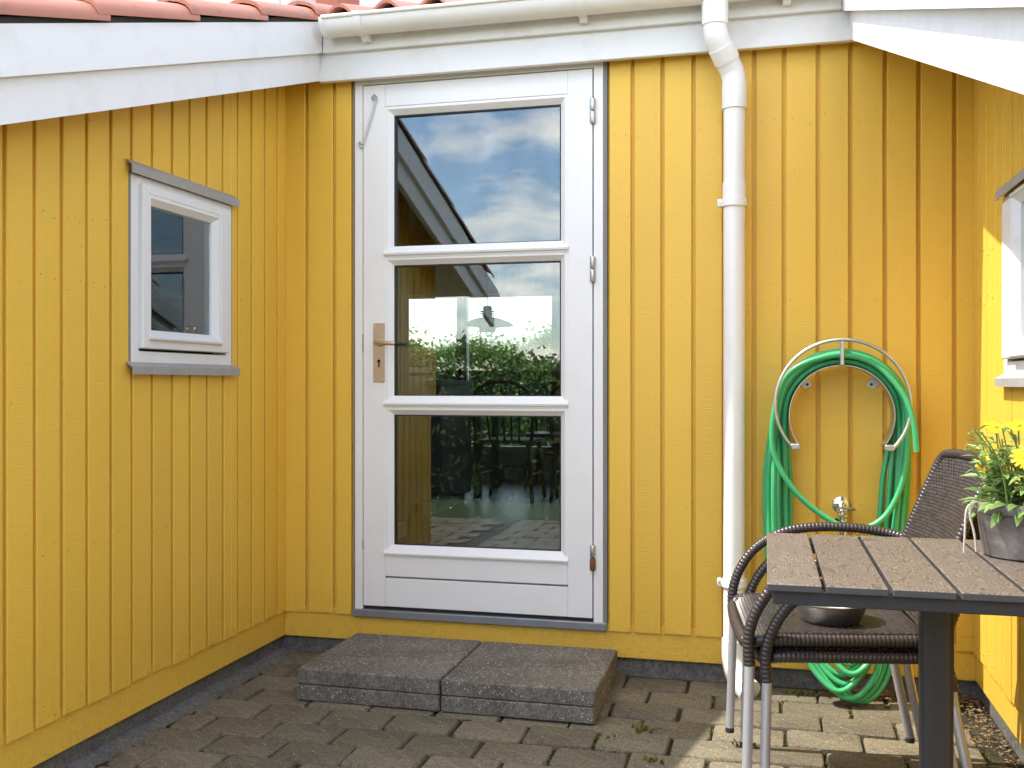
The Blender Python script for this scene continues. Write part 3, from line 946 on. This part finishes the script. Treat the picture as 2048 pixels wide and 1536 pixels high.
# moss and weeds in the joints
mo = MB()
def tuft(x, y_, n, h, spread):
    for _ in range(n):
        a = R.uniform(0, 2 * pi); px, py = x + R.gauss(0, spread), y_ + R.gauss(0, spread * .5)
        hh = h * R.uniform(.4, 1); w = hh * R.uniform(.2, .5); t = R.uniform(.2, 1.0)
        dx, dy = cos(a), sin(a)
        mo.add([(px - dy * w, py + dx * w, -.012), (px + dy * w, py - dx * w, -.012), (px + dx * hh * t + dy * w * .4, py + dy * hh * t - dx * w * .4, -.012 + hh), (px + dx * hh * t - dy * w * .4, py + dy * hh * t + dx * w * .4, -.012 + hh)], [(0, 1, 2, 3)])
for (jx, jy) in joints:
    if jy < -1.5 or R.random() < .35: continue
    big = 1.0 if jx > -.6 else .6
    for k in range(R.randint(3, 9)):
        if R.random() < .45: tuft(jx, jy + R.uniform(-PD / 2, PD / 2), 12, .011 * big, .004)
        else: tuft(jx + R.uniform(-PW, PW), jy + PD / 2 + J / 2, 10, .010 * big, .005)
for (wx, wy) in ((.15, -.075), (.22, -.07), (.10, -.08), (-.05, -.62), (-.36, -.55), (-.30, -.80), (-.44, -.66)):
    tuft(wx, wy, 40, .022, .022)
tag(mo.build('joint_moss', MOSS, None, recalc=False), 'green moss and tiny weeds growing in the paving joints', 'moss', kind='stuff')

# dry litter in the sunny corner and along the plinths
li = MB()
def litter(n, fx, fy, s0=.004, s1=.016):
    for _ in range(n):
        x, y_ = fx(), fy(); a = R.uniform(0, 2 * pi); s = R.uniform(s0, s1); w = s * R.uniform(.15, .45)
        z = R.uniform(.0, .010); dx, dy = cos(a), sin(a); b_ = R.uniform(-.004, .007)
        li.add([(x - dx * s, y_ - dy * s, z), (x - dy * w, y_ + dx * w, z + .004), (x + dx * s, y_ + dy * s, z + b_), (x + dy * w, y_ - dx * w, z + .001)], [(0, 1, 2, 3)])
litter(800, lambda: XR + .01 - abs(R.gauss(0, .045)), lambda: R.uniform(-1.3, -.0), .003, .010)
litter(900, lambda: R.uniform(.30, XR), lambda: .01 - abs(R.gauss(0, .05)), .003, .010)
litter(150, lambda: XL + .035 + abs(R.gauss(0, .025)), lambda: R.uniform(-1.6, -.02), .003, .009)
litter(60, lambda: R.uniform(-.5, .2), lambda: -.005 - abs(R.gauss(0, .02)), .003, .008)
litter(150, lambda: R.uniform(XL, XR), lambda: R.uniform(-1.6, -.05), .002, .005)
tag(li.build('leaf_litter', DRY, None, recalc=False), 'dry brown plant litter swept against the foot of the walls', 'litter', kind='stuff')
# mortar fillet along the plinth
fil = MB(); n = 60; vs = []
for i in range(n + 1):
    yy = -2.0 + 2.02 * i / n
    w = .028 + R.uniform(-.008, .012)
    vs += [(XL - .04, yy, .010 + R.uniform(-.004, .004)), (XL - .03 + .040 + w, yy, -.009)]
fil.add(vs, [(2 * i, 2 * i + 1, 2 * i + 3, 2 * i + 2) for i in range(n)])
fil.build('mortar_fillet', PLINTH, pav, 60, recalc=False)

# ------------------------------------------------------------------ doorstep of four loose slabs
for (cx, z0, lab) in ((-1.252, 0, 'lower concrete slab under the left half of the doorstep'), (-.752, 0, 'lower concrete slab under the right half of the doorstep'),
                      (-1.252, .052, 'upper left concrete slab of the doorstep with white specks'), (-.752, .052, 'upper right concrete slab of the doorstep with white specks')):
    m = MB().box(-.2470, .2470, -.2485, .2485, 0, .050, .004)
    m.v = [(p[0] + R.uniform(-.0014, .0014), p[1] + R.uniform(-.0014, .0014), p[2] + R.uniform(-.0008, .0008)) for p in m.v]
    o = m.build('concrete_slab', SLAB)
    o.location = (cx + R.uniform(-.003, .003), -.312 + R.uniform(-.004, .004), z0 + .002)
    o.rotation_euler = (0, 0, R.uniform(-.006, .006))
    tag(o, lab, 'slab', 'slabs of the doorstep')

# dry leaf beside the step
m = MB().add([(-.03, 0, .004), (-.012, .010, .008), (.012, .009, .006), (.03, .002, .010), (.010, -.009, .012), (-.014, -.008, .009)], [(0, 1, 5), (1, 2, 4, 5), (2, 3, 4)])
o = m.build('dry_leaf', DRY, None, recalc=False); o.location = (-.905, -.62, 0)
tag(o, 'curled brown leaf lying in front of the doorstep', 'leaf')

# ------------------------------------------------------------------ hose holder, hose, tap
hh = thing('hose_holder', 'galvanised steel hose hanger screwed to the yellow wall', 'hose holder', (.2445, 0, .84))
HC, HZ = 0.0, .94 - .84
band = MB(); n = 40; vs = []
a0, a1 = radians(216), radians(-36)
for i in range(n + 1):
    a = a0 + (a1 - a0) * i / n
    for (rr, yy) in ((.168, -.010), (.168, -.122), (.1655, -.122), (.1655, -.010)):
        vs.append((rr * cos(a), yy, HZ + rr * sin(a)))
fs = [(0, 1, 2, 3), (4 * n, 4 * n + 1, 4 * n + 2, 4 * n + 3)]
for i in range(n):
    for k in range(4): fs.append((4 * i + k, 4 * i + (k + 1) % 4, 4 * i + 4 + (k + 1) % 4, 4 * i + 4 + k))
band.add(vs, fs).build('saddle_band', GALV, hh, 40)
ob = []
for i in range(49):
    a = radians(222) + (radians(-42) - radians(222)) * i / 48
    ob.append((.212 * cos(a), -.150, HZ + .038 + .212 * sin(a)))
MB().tube(ob, .0058, 10).build('outer_ring', GALV, hh, 60)
MB().box(-.006, .006, -.154, -.118, HZ + .166, HZ + .247, .002).build('spoke', GALV, hh)
for s in (-1, 1):
    MB().box(s * .147 - .014, s * .147 + .014, -.157, -.108, HZ - .112, HZ - .093, .003).build('end_tab', GALV, hh)
    lg = MB().prism([(s * .088, HZ + .100), (s * .112, HZ + .088), (s * .132, HZ + .105), (s * .108, HZ + .128)], 1, -.006, -.002).build('lug', GALV, hh)
    MB().tube([(s * .104, -.011, HZ + .103), (s * .104, -.004, HZ + .103)], .005, 8).build('screw', BLACK, hh)

hr = random.Random(11)
hpts = []
CX, CZ = .2445, .94
def over(rr, y_, dr=0):
    return [(CX + rr * cos(a), y_ - .012 * sin(a), CZ + rr * sin(a)) for a in (radians(d) for d in (180, 150, 120, 90, 60, 30, 0))]
specs = [  # radius over the saddle, y, bottom z, bottom x offset, left x at mid height, right x at mid height
    (.178, -.035, .120, .010, .085, .365), (.178, -.060, .060, .000, .070, .385), (.181, -.085, .022, .012, .045, .405), (.196, -.040, .085, -.01, .058, .395),
    (.197, -.066, .012, .030, .022, .425), (.199, -.092, .045, -.02, .032, .410), (.211, -.054, .006, .050, .006, .440), (.214, -.080, .100, .020, .015, .428)]
for (rr, y_, zb_, ox, lx, rx) in specs:
    hpts += over(rr, y_)
    yo = y_ - .02
    hpts += [(rx + .018, y_ - .01, .74), (rx, yo, .52), (rx - .030, yo - .01, .33), (CX + ox + .095, yo - .045, zb_ + .090), (CX + ox + .005, yo - .085, zb_ + .006), (CX + ox - .095, yo - .045, zb_ + .100), (lx + .030, yo - .01, .33), (lx, yo, .52), (lx - .004, y_ - .01, .74)]
# last turn: hangs short in front and ends on the right
hpts += over(.205, -.112)
hpts += [(.447, -.118, .82), (.425, -.125, .70), (.370, -.135, .605), (.290, -.14, .570), (.200, -.14, .60), (.095, -.138, .69), (.030, -.13, .81), (.026, -.125, .93), (.060, -.125, 1.055), (.13, -.13, 1.115), (.245, -.135, 1.140), (.345, -.14, 1.110), (.425, -.158, 1.02), (.459, -.172, .93), (.470, -.178, .820)]
hpath = resample(catmull(hpts, 8), .012)
ho = MB().tube(hpath, .0095, 10).build('garden_hose', HOSE, None, 60)
tag(ho, 'green garden hose coiled over the steel hanger', 'hose')

tap = thing('water_tap', 'chrome outdoor tap with round wall plate below the hose hanger', 'tap', (.252, 0, .60))
ty = lambda prof, c: [(c[0], y_, c[2]) for y_ in prof]
MB().tube([(0, .001, .031), (0, -.006, .031), (0, -.012, .031)], [.030, .029, .020], 24).build('wall_plate', CHROME, tap, 40)
m = MB().tube([(0, -.008, .028), (0, -.060, .018)], .010, 14)
m.tube(catmull([(0, -.050, .022), (0, -.075, .008), (0, -.085, -.020), (0, -.085, -.065)], 5), .0125, 14)
m.build('body', CHROME, tap, 40)
m = MB()
z = -.048
for k in range(5):
    m.lathe([(.012, 0), (.0175 - .001 * (4 - k), .003), (.0175 - .001 * (4 - k), .008), (.012, .011)], (0, -.085, z), 16); z += .012
m.build('threaded_spout', CHROME, tap, 40)
MB().box(-.014, .040, -.100, -.078, .024, .034, .004).build('lever', CHROME, tap)
MB().tube([(-.018, -.06, -.012), (-.018, -.075, -.012)], .007, 12).build('drain_cap', BLACK, tap)

# ------------------------------------------------------------------ stacked rattan chairs
def wrapped(path, r, pitch=.0105, seg=10):
    """tube wound with flat strand: one bulge per turn"""
    P = resample(path, pitch / 4)
    prof = (.90, 1.0, 1.04, 1.0)
    return MB().tube(P, [r * prof[i % 4] for i in range(len(P))], seg)
def weave(fn, nu, nv, amp):
    """fn(u,v) -> (point, normal); staggered flat strands, each with its own edges"""
    m = MB()
    under = []
    for j in range(nv):
        for i in range(-1, nu):
            u0, u1 = (i + .5 * (j % 2)) / nu, (i + 1 + .5 * (j % 2)) / nu
            u0, u1 = max(0, u0), min(1, u1)
            if u1 - u0 < .15 / nu: continue
            v0, v1 = j / nv, (j + 1) / nv
            b_, t = [], []
            for (u, v) in ((u0, v0), (u1, v0), (u1, v1), (u0, v1)):
                p, nn = fn(u, v); b_.append(p - nn * amp * .3)
            du, dv = (u1 - u0) * .20, (v1 - v0) * .17
            for (u, v) in ((u0 + du, v0 + dv), (u1 - du, v0 + dv), (u1 - du, v1 - dv), (u0 + du, v1 - dv)):
                p, nn = fn(u, v); t.append(p + nn * amp)
            m.add(b_ + t, [(4, 5, 6, 7), (0, 1, 5, 4), (1, 2, 6, 5), (2, 3, 7, 6), (3, 0, 4, 7)])
    return m
def make_chair():
    c = thing('rattan_chair', '', 'chair', group='stacked rattan chairs')
    SZ = .407
    hw = lambda x: .220 + .022 * (x / .21)          # half width of the seat
    def seat(u, v):
        x = -.205 + .41 * v; w = hw(x) - .012
        y_ = -w + 2 * w * u
        z = SZ - .010 * (1 - (2 * u - 1) ** 2) * (1 - ((v - .5) * 2) ** 2) - .018 * max(0, (v - .85) / .15) ** 2
        return Vector((x, y_, z)), Vector((0, 0, 1))
    weave(seat, 27, 50, .0022).build('seat', RATTAN, c)
    m = MB()
    vs = []
    for i in range(9):
        for j in range(9):
            p, nn = seat(i / 8, j / 8); vs.append(p - nn * .004)
    m.add(vs, [(i * 9 + j, i * 9 + j + 1, (i + 1) * 9 + j + 1, (i + 1) * 9 + j) for i in range(8) for j in range(8)])
    for i in range(9):
        pass
    m.build('seat_base', RATTAN, c, recalc=False)
    rim = []
    for (x, y_) in ((-.215, -hw(-.21)), (0, -hw(0)), (.17, -hw(.17)), (.205, -.205), (.213, -.17), (.218, 0), (.213, .17), (.205, .205), (.17, hw(.17)), (0, hw(0)), (-.215, hw(-.21))):
        rim.append((x, y_, SZ - .014 - (.014 if x > .19 else 0)))
    wrapped(catmull(rim, 8), .0148).build('seat_rim', RATTAN, c, 60)
    wrapped([(-.212, -hw(-.21) + .01, SZ - .014), (-.212, hw(-.21) - .01, SZ - .014)], .015).build('seat_rim', RATTAN, c, 60)
    BW0, BW1 = .200, .198
    def back(u, v):
        w = BW0 + (BW1 - BW0) * v
        y_ = -w + 2 * w * u
        bow = .030 * (1 - (2 * u - 1) ** 2) * (.3 + .7 * v)
        x = -.195 - .135 * v - .02 * v * v - bow
        return Vector((x, y_, SZ + .015 + .383 * v)), Vector((.95, 0, .31))
    weave(back, 25, 47, .0022).build('backrest', RATTAN, c)
    m = MB(); vs = []
    for s in (-.003, -.012):
        for i in range(13):
            for j in range(9):
                p, nn = back(i / 12, j / 8); vs.append(p + nn * s)
    m.add(vs, [(k + i * 9 + j, k + i * 9 + j + 1, k + (i + 1) * 9 + j + 1, k + (i + 1) * 9 + j) for k in (0, 117) for i in range(12) for j in range(8)])
    m.build('backrest_rear', RATTAN, c, recalc=False)
    bp = [back(0, t / 6)[0] + Vector((-.004, -.010, 0)) for t in range(6)]
    bp += [back(.02, .985)[0] + Vector((-.004, -.006, .006))]
    bp += [back(t / 6, 1)[0] + Vector((-.006, 0, .011)) for t in range(1, 6)]
    bp += [back(.98, .985)[0] + Vector((-.004, .006, .006))]
    bp += [back(1, t / 6)[0] + Vector((-.004, .010, 0)) for t in range(5, -1, -1)]
    wrapped(catmull(bp, 6), .0135).build('back_frame', RATTAN, c, 60)
    for s in (-1, 1):
        ys_ = s * .252
        ap = [(.205, ys_, .335), (.208, ys_, .40), (.190, ys_ * 1.01, .465), (.145, ys_ * 1.03, .530), (.070, ys_ * 1.05, .577), (-.02, ys_ * 1.05, .595), (-.13, ys_ * 1.03, .596), (-.22, ys_ * .98, .585), (-.285, s * .210, .570)]
        wrapped(catmull(ap, 8), .0138).build('arm', RATTAN, c, 60)
        MB().tube([(.205, ys_, .345), (.214, s * .262, .012)], .0118, 14).build('leg', LEG, c, 40)
        MB().tube([(.2142, s * .262, .014), (.2144, s * .262, 0)], .0125, 14).build('foot_cap', TMETAL, c, 40)
        wrapped([(-.203, s * .225, .40), (-.222, s * .230, .325)], .0150).build('leg_wrap', RATTAN, c, 60)
        MB().tube(catmull([(-.215, s * .228, .345), (-.235, s * .236, .22), (-.280, s * .250, .012)], 6), .0118, 14).build('leg', LEG, c, 40)
        MB().tube([(-.280, s * .250, .014), (-.2802, s * .2502, 0)], .0125, 14).build('foot_cap', TMETAL, c, 40)
    return c
AZ = radians(186)
chair = make_chair()
chair.location = (.182, -.876, 0.004); chair.rotation_euler = (0, 0, AZ)
chair['label'] = 'dark rattan armchair at the bottom of the stack of two, feet on the paving'
chair2 = copy_tree(chair)
chair2.location = (.142, -.880, .042); chair2.rotation_euler = (0, 0, AZ)
chair2['label'] = 'dark rattan armchair on top of the stack, a steel bowl on its seat'

bowl = MB().lathe([(.0, .001), (.070, .001), (.078, .006), (.098, .050), (.101, .054), (.109, .056), (.109, .058), (.100, .057), (.096, .050), (.075, .008), (.0, .004)], (0, 0, 0), 40)
bo = bowl.build('steel_bowl', BOWL, None, 40)
bo.location = (.162, -.925, .4415); bo.scale = (.92, .92, .95)
tag(bo, 'shallow brushed steel pet bowl standing on the upper chair seat', 'bowl')

# ------------------------------------------------------------------ table
TZ = .700
tab = thing('patio_table', 'small square table with brown slats and charcoal pedestal in front of chairs', 'table', (.325, -1.495, 0))
sx = [0.0, .099, .207, .315, .423, .531, .637]
for a, b_ in zip(sx[:-1], sx[1:]):
    m = MB().box(a + .0035 - .325, b_ - .0035 - .325, -.305, .308, TZ - .014, TZ, .002)
    so = m.build('slat', [WPC, SLATEND], tab)
    for pg in so.data.polygons: pg.material_index = 0 if pg.normal.z > .4 else 1
m = MB()
m.box(.012 - .325, .630 - .325, -.292, -.265, TZ - .039, TZ - .0145, .002); m.box(.012 - .325, .630 - .325, .268, .295, TZ - .039, TZ - .0145, .002)
m.box(.012 - .325, .042 - .325, -.2645, .2675, TZ - .039, TZ - .0145, .002); m.box(.600 - .325, .630 - .325, -.2645, .2675, TZ - .039, TZ - .0145, .002)
m.box(-.283, .275, -.03, .03, TZ - .036, TZ - .0148, .002)
m.build('table_frame', TMETAL, tab)
prof = []
def rsq(h, r, n=5):
    out = []
    for (cx, cy, a) in ((h - r, h - r, 0), (-(h - r), h - r, 90), (-(h - r), -(h - r), 180), (h - r, -(h - r), 270)):
        for k in range(n):
            t = radians(a + 90 * k / (n - 1)); out.append((cx + r * cos(t), cy + r * sin(t)))
    return out
m = MB(); P = rsq(.029, .016); n = len(P)
m.add([(p[0] * 1.08, p[1] * 1.08, TZ - .05) for p in P] + [(p[0] * .98, p[1] * .98, .04) for p in P], [tuple(range(n)), tuple(range(n, 2 * n))] + [(i, (i + 1) % n, n + (i + 1) % n, n + i) for i in range(n)])
m.build('pedestal', TMETAL, tab, 30)
for k in range(4):
    a = radians(45 + 90 * k)
    m = MB().box(.028, .30, -.022, .022, .012, .045, .006)
    o = m.build('foot', TMETAL, tab); o.rotation_euler = (0, 0, a)
lf = MB(); ctr = [(-.026, -.004), (-.010, .001), (.010, .004), (.028, .002)]
vs = []
for i, (px, py) in enumerate(ctr):
    w = (.0015, .0045, .005, .001)[i]
    vs += [(px, py - w, .003 + .004 * (i in (1, 2))), (px, py + w, .003 + .003 * (i in (1, 2)))]
lf.add(vs, [(2 * i, 2 * i + 1, 2 * i + 3, 2 * i + 2) for i in range(3)])
o = lf.build('fallen_leaf', LEAFM, None, recalc=False); o.location = (.212, -1.252, TZ + .001); o.rotation_euler = (0, 0, .15)
tag(o, 'pale green fallen leaf lying across a gap in the table top', 'leaf')

# ------------------------------------------------------------------ potted plant
POT = (.512, -1.395, TZ + .001)
pt = thing('potted_plant', 'zinc pot of yellow daisies on the corner of the table', 'plant', POT)
m = MB().lathe([(0, 0), (.078, 0), (.082, .003), (.095, .086), (.103, .090), (.106, .097), (.105, .108), (.101, .110), (.098, .106), (.096, .095), (.090, .088), (.0, .086)], seg=48)
m.build('pot', ZINC, pt, 40)
MB().lathe([(0, .098), (.06, .099), (.0955, .096), (.0955, .088), (0, .088)], seg=24).build('soil', SOIL, pt)
rp = MB()
for s in (0, 1):
    th = radians(188 + s * 9)
    ex, ey = .108 * cos(th), .108 * sin(th)
    rp.tube(catmull([(ex * .97, ey * .97, .098), (ex * 1.04, ey * 1.04, .101), (ex * 1.10, ey * 1.08, .085), (ex * (1.12 - s * .10), ey * 1.1, .045), (ex * (1.14 - s * .15), ey * 1.12, .004 + .006 * s)], 6), [.0024] * 20 + [.0019] * 5, 7)
rp.build('rope_tie', ROPE, pt, 60)
MB().tube([(.115, .0, .10), (.125, .0, .08), (.112, .0, .05)], .003, 7).build('rope_tie', ROPE, pt, 60)
pr_ = random.Random(5)
def leaf_mesh(L, w, droop, cup):
    m = MB(); n = 6; vs = []
    shape = (.20, .28, .55, .95, 1.0, .55, .05)
    for i in range(n + 1):
        t = i / n; a = droop * t
        x = L * (sin(a) / droop if abs(droop) > .01 else t); z = -L * ((1 - cos(a)) / droop if abs(droop) > .01 else 0)
        ww = w * shape[i]
        for k in (-1, -.72, 0, .72, 1):
            vs.append((x, k * ww, z + cup * ww * (k * k)))
    fs, mi = [], []
    for i in range(n):
        for k in range(4):
            fs.append((i * 5 + k, i * 5 + k + 1, i * 5 + 6 + k, i * 5 + 5 + k)); mi.append(1 if k in (0, 3) else 0)
    m.v = vs; m.f = fs; m.mi = mi
    return m.mesh('leaf', [LEAFG, LEAFM], 60, recalc=False)
LM = [leaf_mesh(.042, .0068, .7, .5), leaf_mesh(.050, .0078, 1.2, .4), leaf_mesh(.056, .0070, .4, .6), leaf_mesh(.038, .0045, .9, .5), leaf_mesh(.034, .0030, .5, .4)]
stem = MB()
def place_leaf(p, az, el, me, sc=1):
    o = obj('leaf', me, pt); o.location = p
    o.rotation_euler = (pr_.uniform(-.5, .5), -el, az); o.scale = (sc, sc, sc)
tips = []
for k in range(64):
    a = pr_.uniform(0, 2 * pi); r0 = .070 * math.sqrt(pr_.random()); lean = pr_.uniform(.1, .85)
    h = pr_.uniform(.06, .165)
    p0 = Vector((r0 * cos(a), r0 * sin(a), .095))
    out = Vector((cos(a), sin(a), 0)) * (h * lean * .8)
    p1 = p0 + out * .35 + Vector((0, 0, h * .6)); p2 = p0 + out + Vector((0, 0, h))
    path = catmull([p0, p1, p2], 6)
    stem.tube(path, .0016, 5)
    tips.append(p2)
    nl = int(h / .012)
    for i in range(nl):
        t = (i + .5) / nl; q = path[int(t * (len(path) - 1))]
        low = t < .4
        place_leaf(q, pr_.uniform(0, 2 * pi), pr_.uniform(.1, .9) if not low else pr_.uniform(-.2, .6), LM[pr_.choice((0, 1, 2)) if t < .75 else pr_.choice((3, 4, 3))], pr_.uniform(.75, 1.15))
for k in range(26):     # long leaves hanging over the rim on the near side
    a = radians(pr_.uniform(150, 320))
    place_leaf(Vector((.080 * cos(a), .080 * sin(a), .105)), a + pr_.uniform(-.3, .3), pr_.uniform(-.4, .6), LM[1], pr_.uniform(.9, 1.15))
def flower(p, tilt, az, r=.021, nm=16):
    f = MB()
    for k in range(nm):
        a = 2 * pi * k / nm + pr_.uniform(-.08, .08); d = Vector((cos(a), sin(a), 0)); s = Vector((-sin(a), cos(a), 0))
        L = r * pr_.uniform(.9, 1.05); dz = pr_.uniform(-.002, .003)
        f.add([d * .004 - s * .0015, d * .004 + s * .0015, d * L * .6 + s * .0036 + Vector((0, 0, .002)), d * L * .92 + s * .0026 + Vector((0, 0, dz)), d * L + Vector((0, 0, dz)), d * L * .92 - s * .0026 + Vector((0, 0, dz)), d * L * .6 - s * .0036 + Vector((0, 0, .002))], [(0, 1, 2, 6), (2, 3, 5, 6), (3, 4, 5)])
    fo = f.build('flower', PETAL, pt, recalc=False)
    fo.location = p; fo.rotation_euler = (tilt, 0, az)
    MB().lathe([(.0, .004), (.004, .0035), (.006, .001), (.0055, -.004), (.002, -.007)], seg=12).build('flower_centre', FCENT, fo, 60)
    stem.tube(catmull([(p[0] * .4, p[1] * .4, .10), (p[0] * .8, p[1] * .8, .10 + (p[2] - .10) * .5), p], 6), .0017, 5)
flower((-.060, .000, .258), .45, .4, .026); flower((-.020, -.012, .262), .40, -.3, .028); flower((-.026, -.100, .206), 1.05, -.25, .028); flower((-.085, -.02, .185), 1.2, -.7, .018); flower((.03, .02, .255), .3, 1, .026); flower((.06, -.06, .225), .7, .5, .026)
stem.build('stem', STEM, pt, 60)

# ------------------------------------------------------------------ things in the room behind the door
def pendant(loc):
    p = thing('pendant_lamp', 'pale saucer-shaped pendant lamp hanging inside behind the door glass', 'lamp', loc)
    MB().lathe([(.055, .0), (.058, .028), (.12, .035), (.178, .040), (.178, .046), (.150, .066), (.09, .090), (.055, .098), (.03, .10)], seg=40).build('lamp_shade', LAMPW, p, 40)
    MB().lathe([(.030, .10), (.030, .165), (.024, .176), (.0, .180)], seg=20).build('lamp_cap', LAMPW, p, 40)
    for k in range(3): MB().lathe([(.03, 0), (.052, 0), (.052, .004), (.03, .004)], (0, 0, .108 + k * .015), 24).build('lamp_fin', LAMPW, p, 40)
    MB().tube([(0, 0, .178), (0, 0, 2.36 - loc[2])], .002, 6).build('cord', BLACK, p)
pendant((-1.833, 3.0, 1.393))
def dining_chair(loc, rz, label):
    c = thing('dining_chair', label, 'chair', loc, rz, 'wooden dining chairs')
    MB().prism([(-.21, -.19), (.21, -.19), (.22, .19), (.15, .225), (-.15, .225), (-.22, .19)], 2, .43, .455).build('seat', CHAIRW, c)
    arch = [(-.205, -.19, .455), (-.225, -.235, .65), (-.205, -.265, .79), (-.12, -.28, .865), (0, -.285, .885), (.12, -.28, .865), (.205, -.265, .79), (.225, -.235, .65), (.205, -.19, .455)]
    MB().tube(catmull(arch, 6), .014, 10).build('back_arch', CHAIRW, c, 60)
    for k in (-2, -1, 0, 1, 2):
        top = .875 - .012 * k * k
        MB().tube([(k * .055, -.18, .45), (k * .068, -.282, top)], .009, 8).build('spindle', CHAIRW, c, 60)
    for sx_ in (-1, 1):
        for sy in (-1, 1):
            MB().tube([(sx_ * .175, sy * .17, .44), (sx_ * .215, sy * .21, 0)], [.019, .014], 10).build('leg', CHAIRW, c, 60)
        MB().tube([(sx_ * .195, -.19, .20), (sx_ * .195, .19, .20)], .009, 8).build('stretcher', CHAIRW, c)
    MB().tube([(-.192, -.185, .26), (.192, -.185, .26)], .011, 8).build('stretcher', CHAIRW, c)
dining_chair((-1.86, 3.75, FZ), 0, 'wooden arched-back chair behind the door glass, nearest the grey cabinet')
dining_chair((-1.33, 3.85, FZ), .1, 'wooden arched-back chair behind the door glass, at the right edge of the pane')
dining_chair((-1.72, 4.75, FZ), pi, 'wooden chair on the far side of the dining table by the window')
dt = thing('dining_table', 'dark dining table between the wooden chairs inside the house', 'table', (-1.55, 4.28, FZ))
MB().box(-.75, .75, -.36, .36, .71, .74, .006).build('tabletop', CHAIRW, dt)
MB().box(-.66, .66, -.29, .29, .63, .709).build('apron', CHAIRW, dt)
for a in (-1, 1):
    for b_ in (-1, 1): MB().box(a * .64 - .03, a * .64 + .03, b_ * .27 - .03, b_ * .27 + .03, 0, .629, .004).build('leg', CHAIRW, dt)
cab = thing('kitchen_cabinet', 'grey kitchen cabinet end standing inside beyond the pine wall', 'cabinet', (-2.40, 3.15, FZ))
MB().box(-.30, .30, -.36, .36, .08, .86, .003).build('carcass', CABG, cab); MB().box(-.26, .26, -.33, .33, 0, .0795).build('toe_kick', IWALL, cab)
MB().box(-.32, .315, -.38, .38, .8605, .895, .004).build('worktop', IWALL, cab)
MB().box(-.20, .30, -.355, -.36 + .02, .10, .84).build('door_panel', CABG, cab)
st = thing('wood_stove', 'black stove standing inside between the pine wall and the cabinet', 'stove', (-2.42, 2.42, FZ))
MB().box(-.27, .27, -.27, .27, .10, .93, .01).build('stove_body', CABB, st); MB().box(-.29, .29, -.29, .29, .9305, .985, .008).build('stove_top', CABB, st)
for a in (-1, 1):
    for b_ in (-1, 1): MB().box(a * .23 - .02, a * .23 + .02, b_ * .23 - .02, b_ * .23 + .02, 0, .0995).build('leg', CABB, st)
MB().box(.2705, .277, -.2, .2, .3, .8).build('stove_door', CABB, st)

# ------------------------------------------------------------------ hedges and garden beyond
def hedge(name, label, x0, x1, y0, y1, h, n, size, seed, shoots=.25):
    r = random.Random(seed); m = MB()
    root = thing(name, label, 'hedge', ((x0 + x1) / 2, (y0 + y1) / 2, -.06))
    cx, cy = (x0 + x1) / 2, (y0 + y1) / 2
    for _ in range(n):
        x = r.uniform(x0, x1); t = r.random()
        top = h * (1 + .06 * sin(x * 1.7) + .05 * sin(x * 4.1 + 1)) 
        f = r.random()
        if f < .36: p = (x, y0 + abs(r.gauss(0, .10)), r.uniform(.0, top))
        elif f < .56: p = (x, y1 - abs(r.gauss(0, .10)), r.uniform(.0, top))
        elif f < .84: p = (x, r.uniform(y0, y1), top - abs(r.gauss(0, .1)))
        else: p = (x, r.uniform(y0, y1), top + abs(r.gauss(0, shoots)) * r.random())
        p = Vector((p[0] - cx, p[1] - cy, p[2]))
        nrm = Vector((r.gauss(0, 1), r.gauss(-.35 if p.y < 0 else .35, 1), r.gauss(.5, 1))).normalized()
        u = nrm.orthogonal().normalized(); u = Matrix.Rotation(r.uniform(0, 6.28), 3, nrm) @ u; w = nrm.cross(u)
        s = size * r.uniform(.6, 1.3)
        m.add([p - u * s, p - w * s * .42 + nrm * s * .12, p + u * s, p + w * s * .42 + nrm * s * .12], [(0, 1, 2, 3)])
    m.build('foliage', HEDGE, root, recalc=False)
    k = MB().box(x0 - cx + .15, x1 - cx - .15, y0 - cy + .12, y1 - cy - .12, .05, h * .94)  # solid core block, shade between the leaves put into its dark colour
    k.build('shade_core', HSHADE, root)
    for i in range(int((x1 - x0) / 1.2)):
        xx = x0 - cx + .6 + i * 1.2
        MB().tube([(xx, 0, -.02), (xx + .05, .02, h * .6)], [.03, .012], 6).build('stem', BARK, root)
hedge('garden_hedge', 'clipped green hedge seen through the house beyond the far windows', -9.0, 1.5, 11.2, 12.2, 1.70, 60000, .040, 3, .15)
hedge('boundary_hedge', 'dark hedge closing the garden opposite the door', -11, 6, -6.6, -5.5, 1.30, 40000, .040, 4, .10)
dm = MB()
for _ in range(420):
    x, y_ = R.uniform(-9, 4), -3.98 - R.random() * 1.4; s = R.uniform(.006, .013)
    dm.add([(x + s * cos(k * pi / 3), y_ + s * sin(k * pi / 3), R.uniform(-.03, -.02)) for k in range(6)], [(0, 1, 2, 3, 4, 5)])
tag(dm.build('daisies', DAISY, None, recalc=False), 'white daisies scattered over the lawn, mirrored in the door glass', 'daisies', kind='stuff')
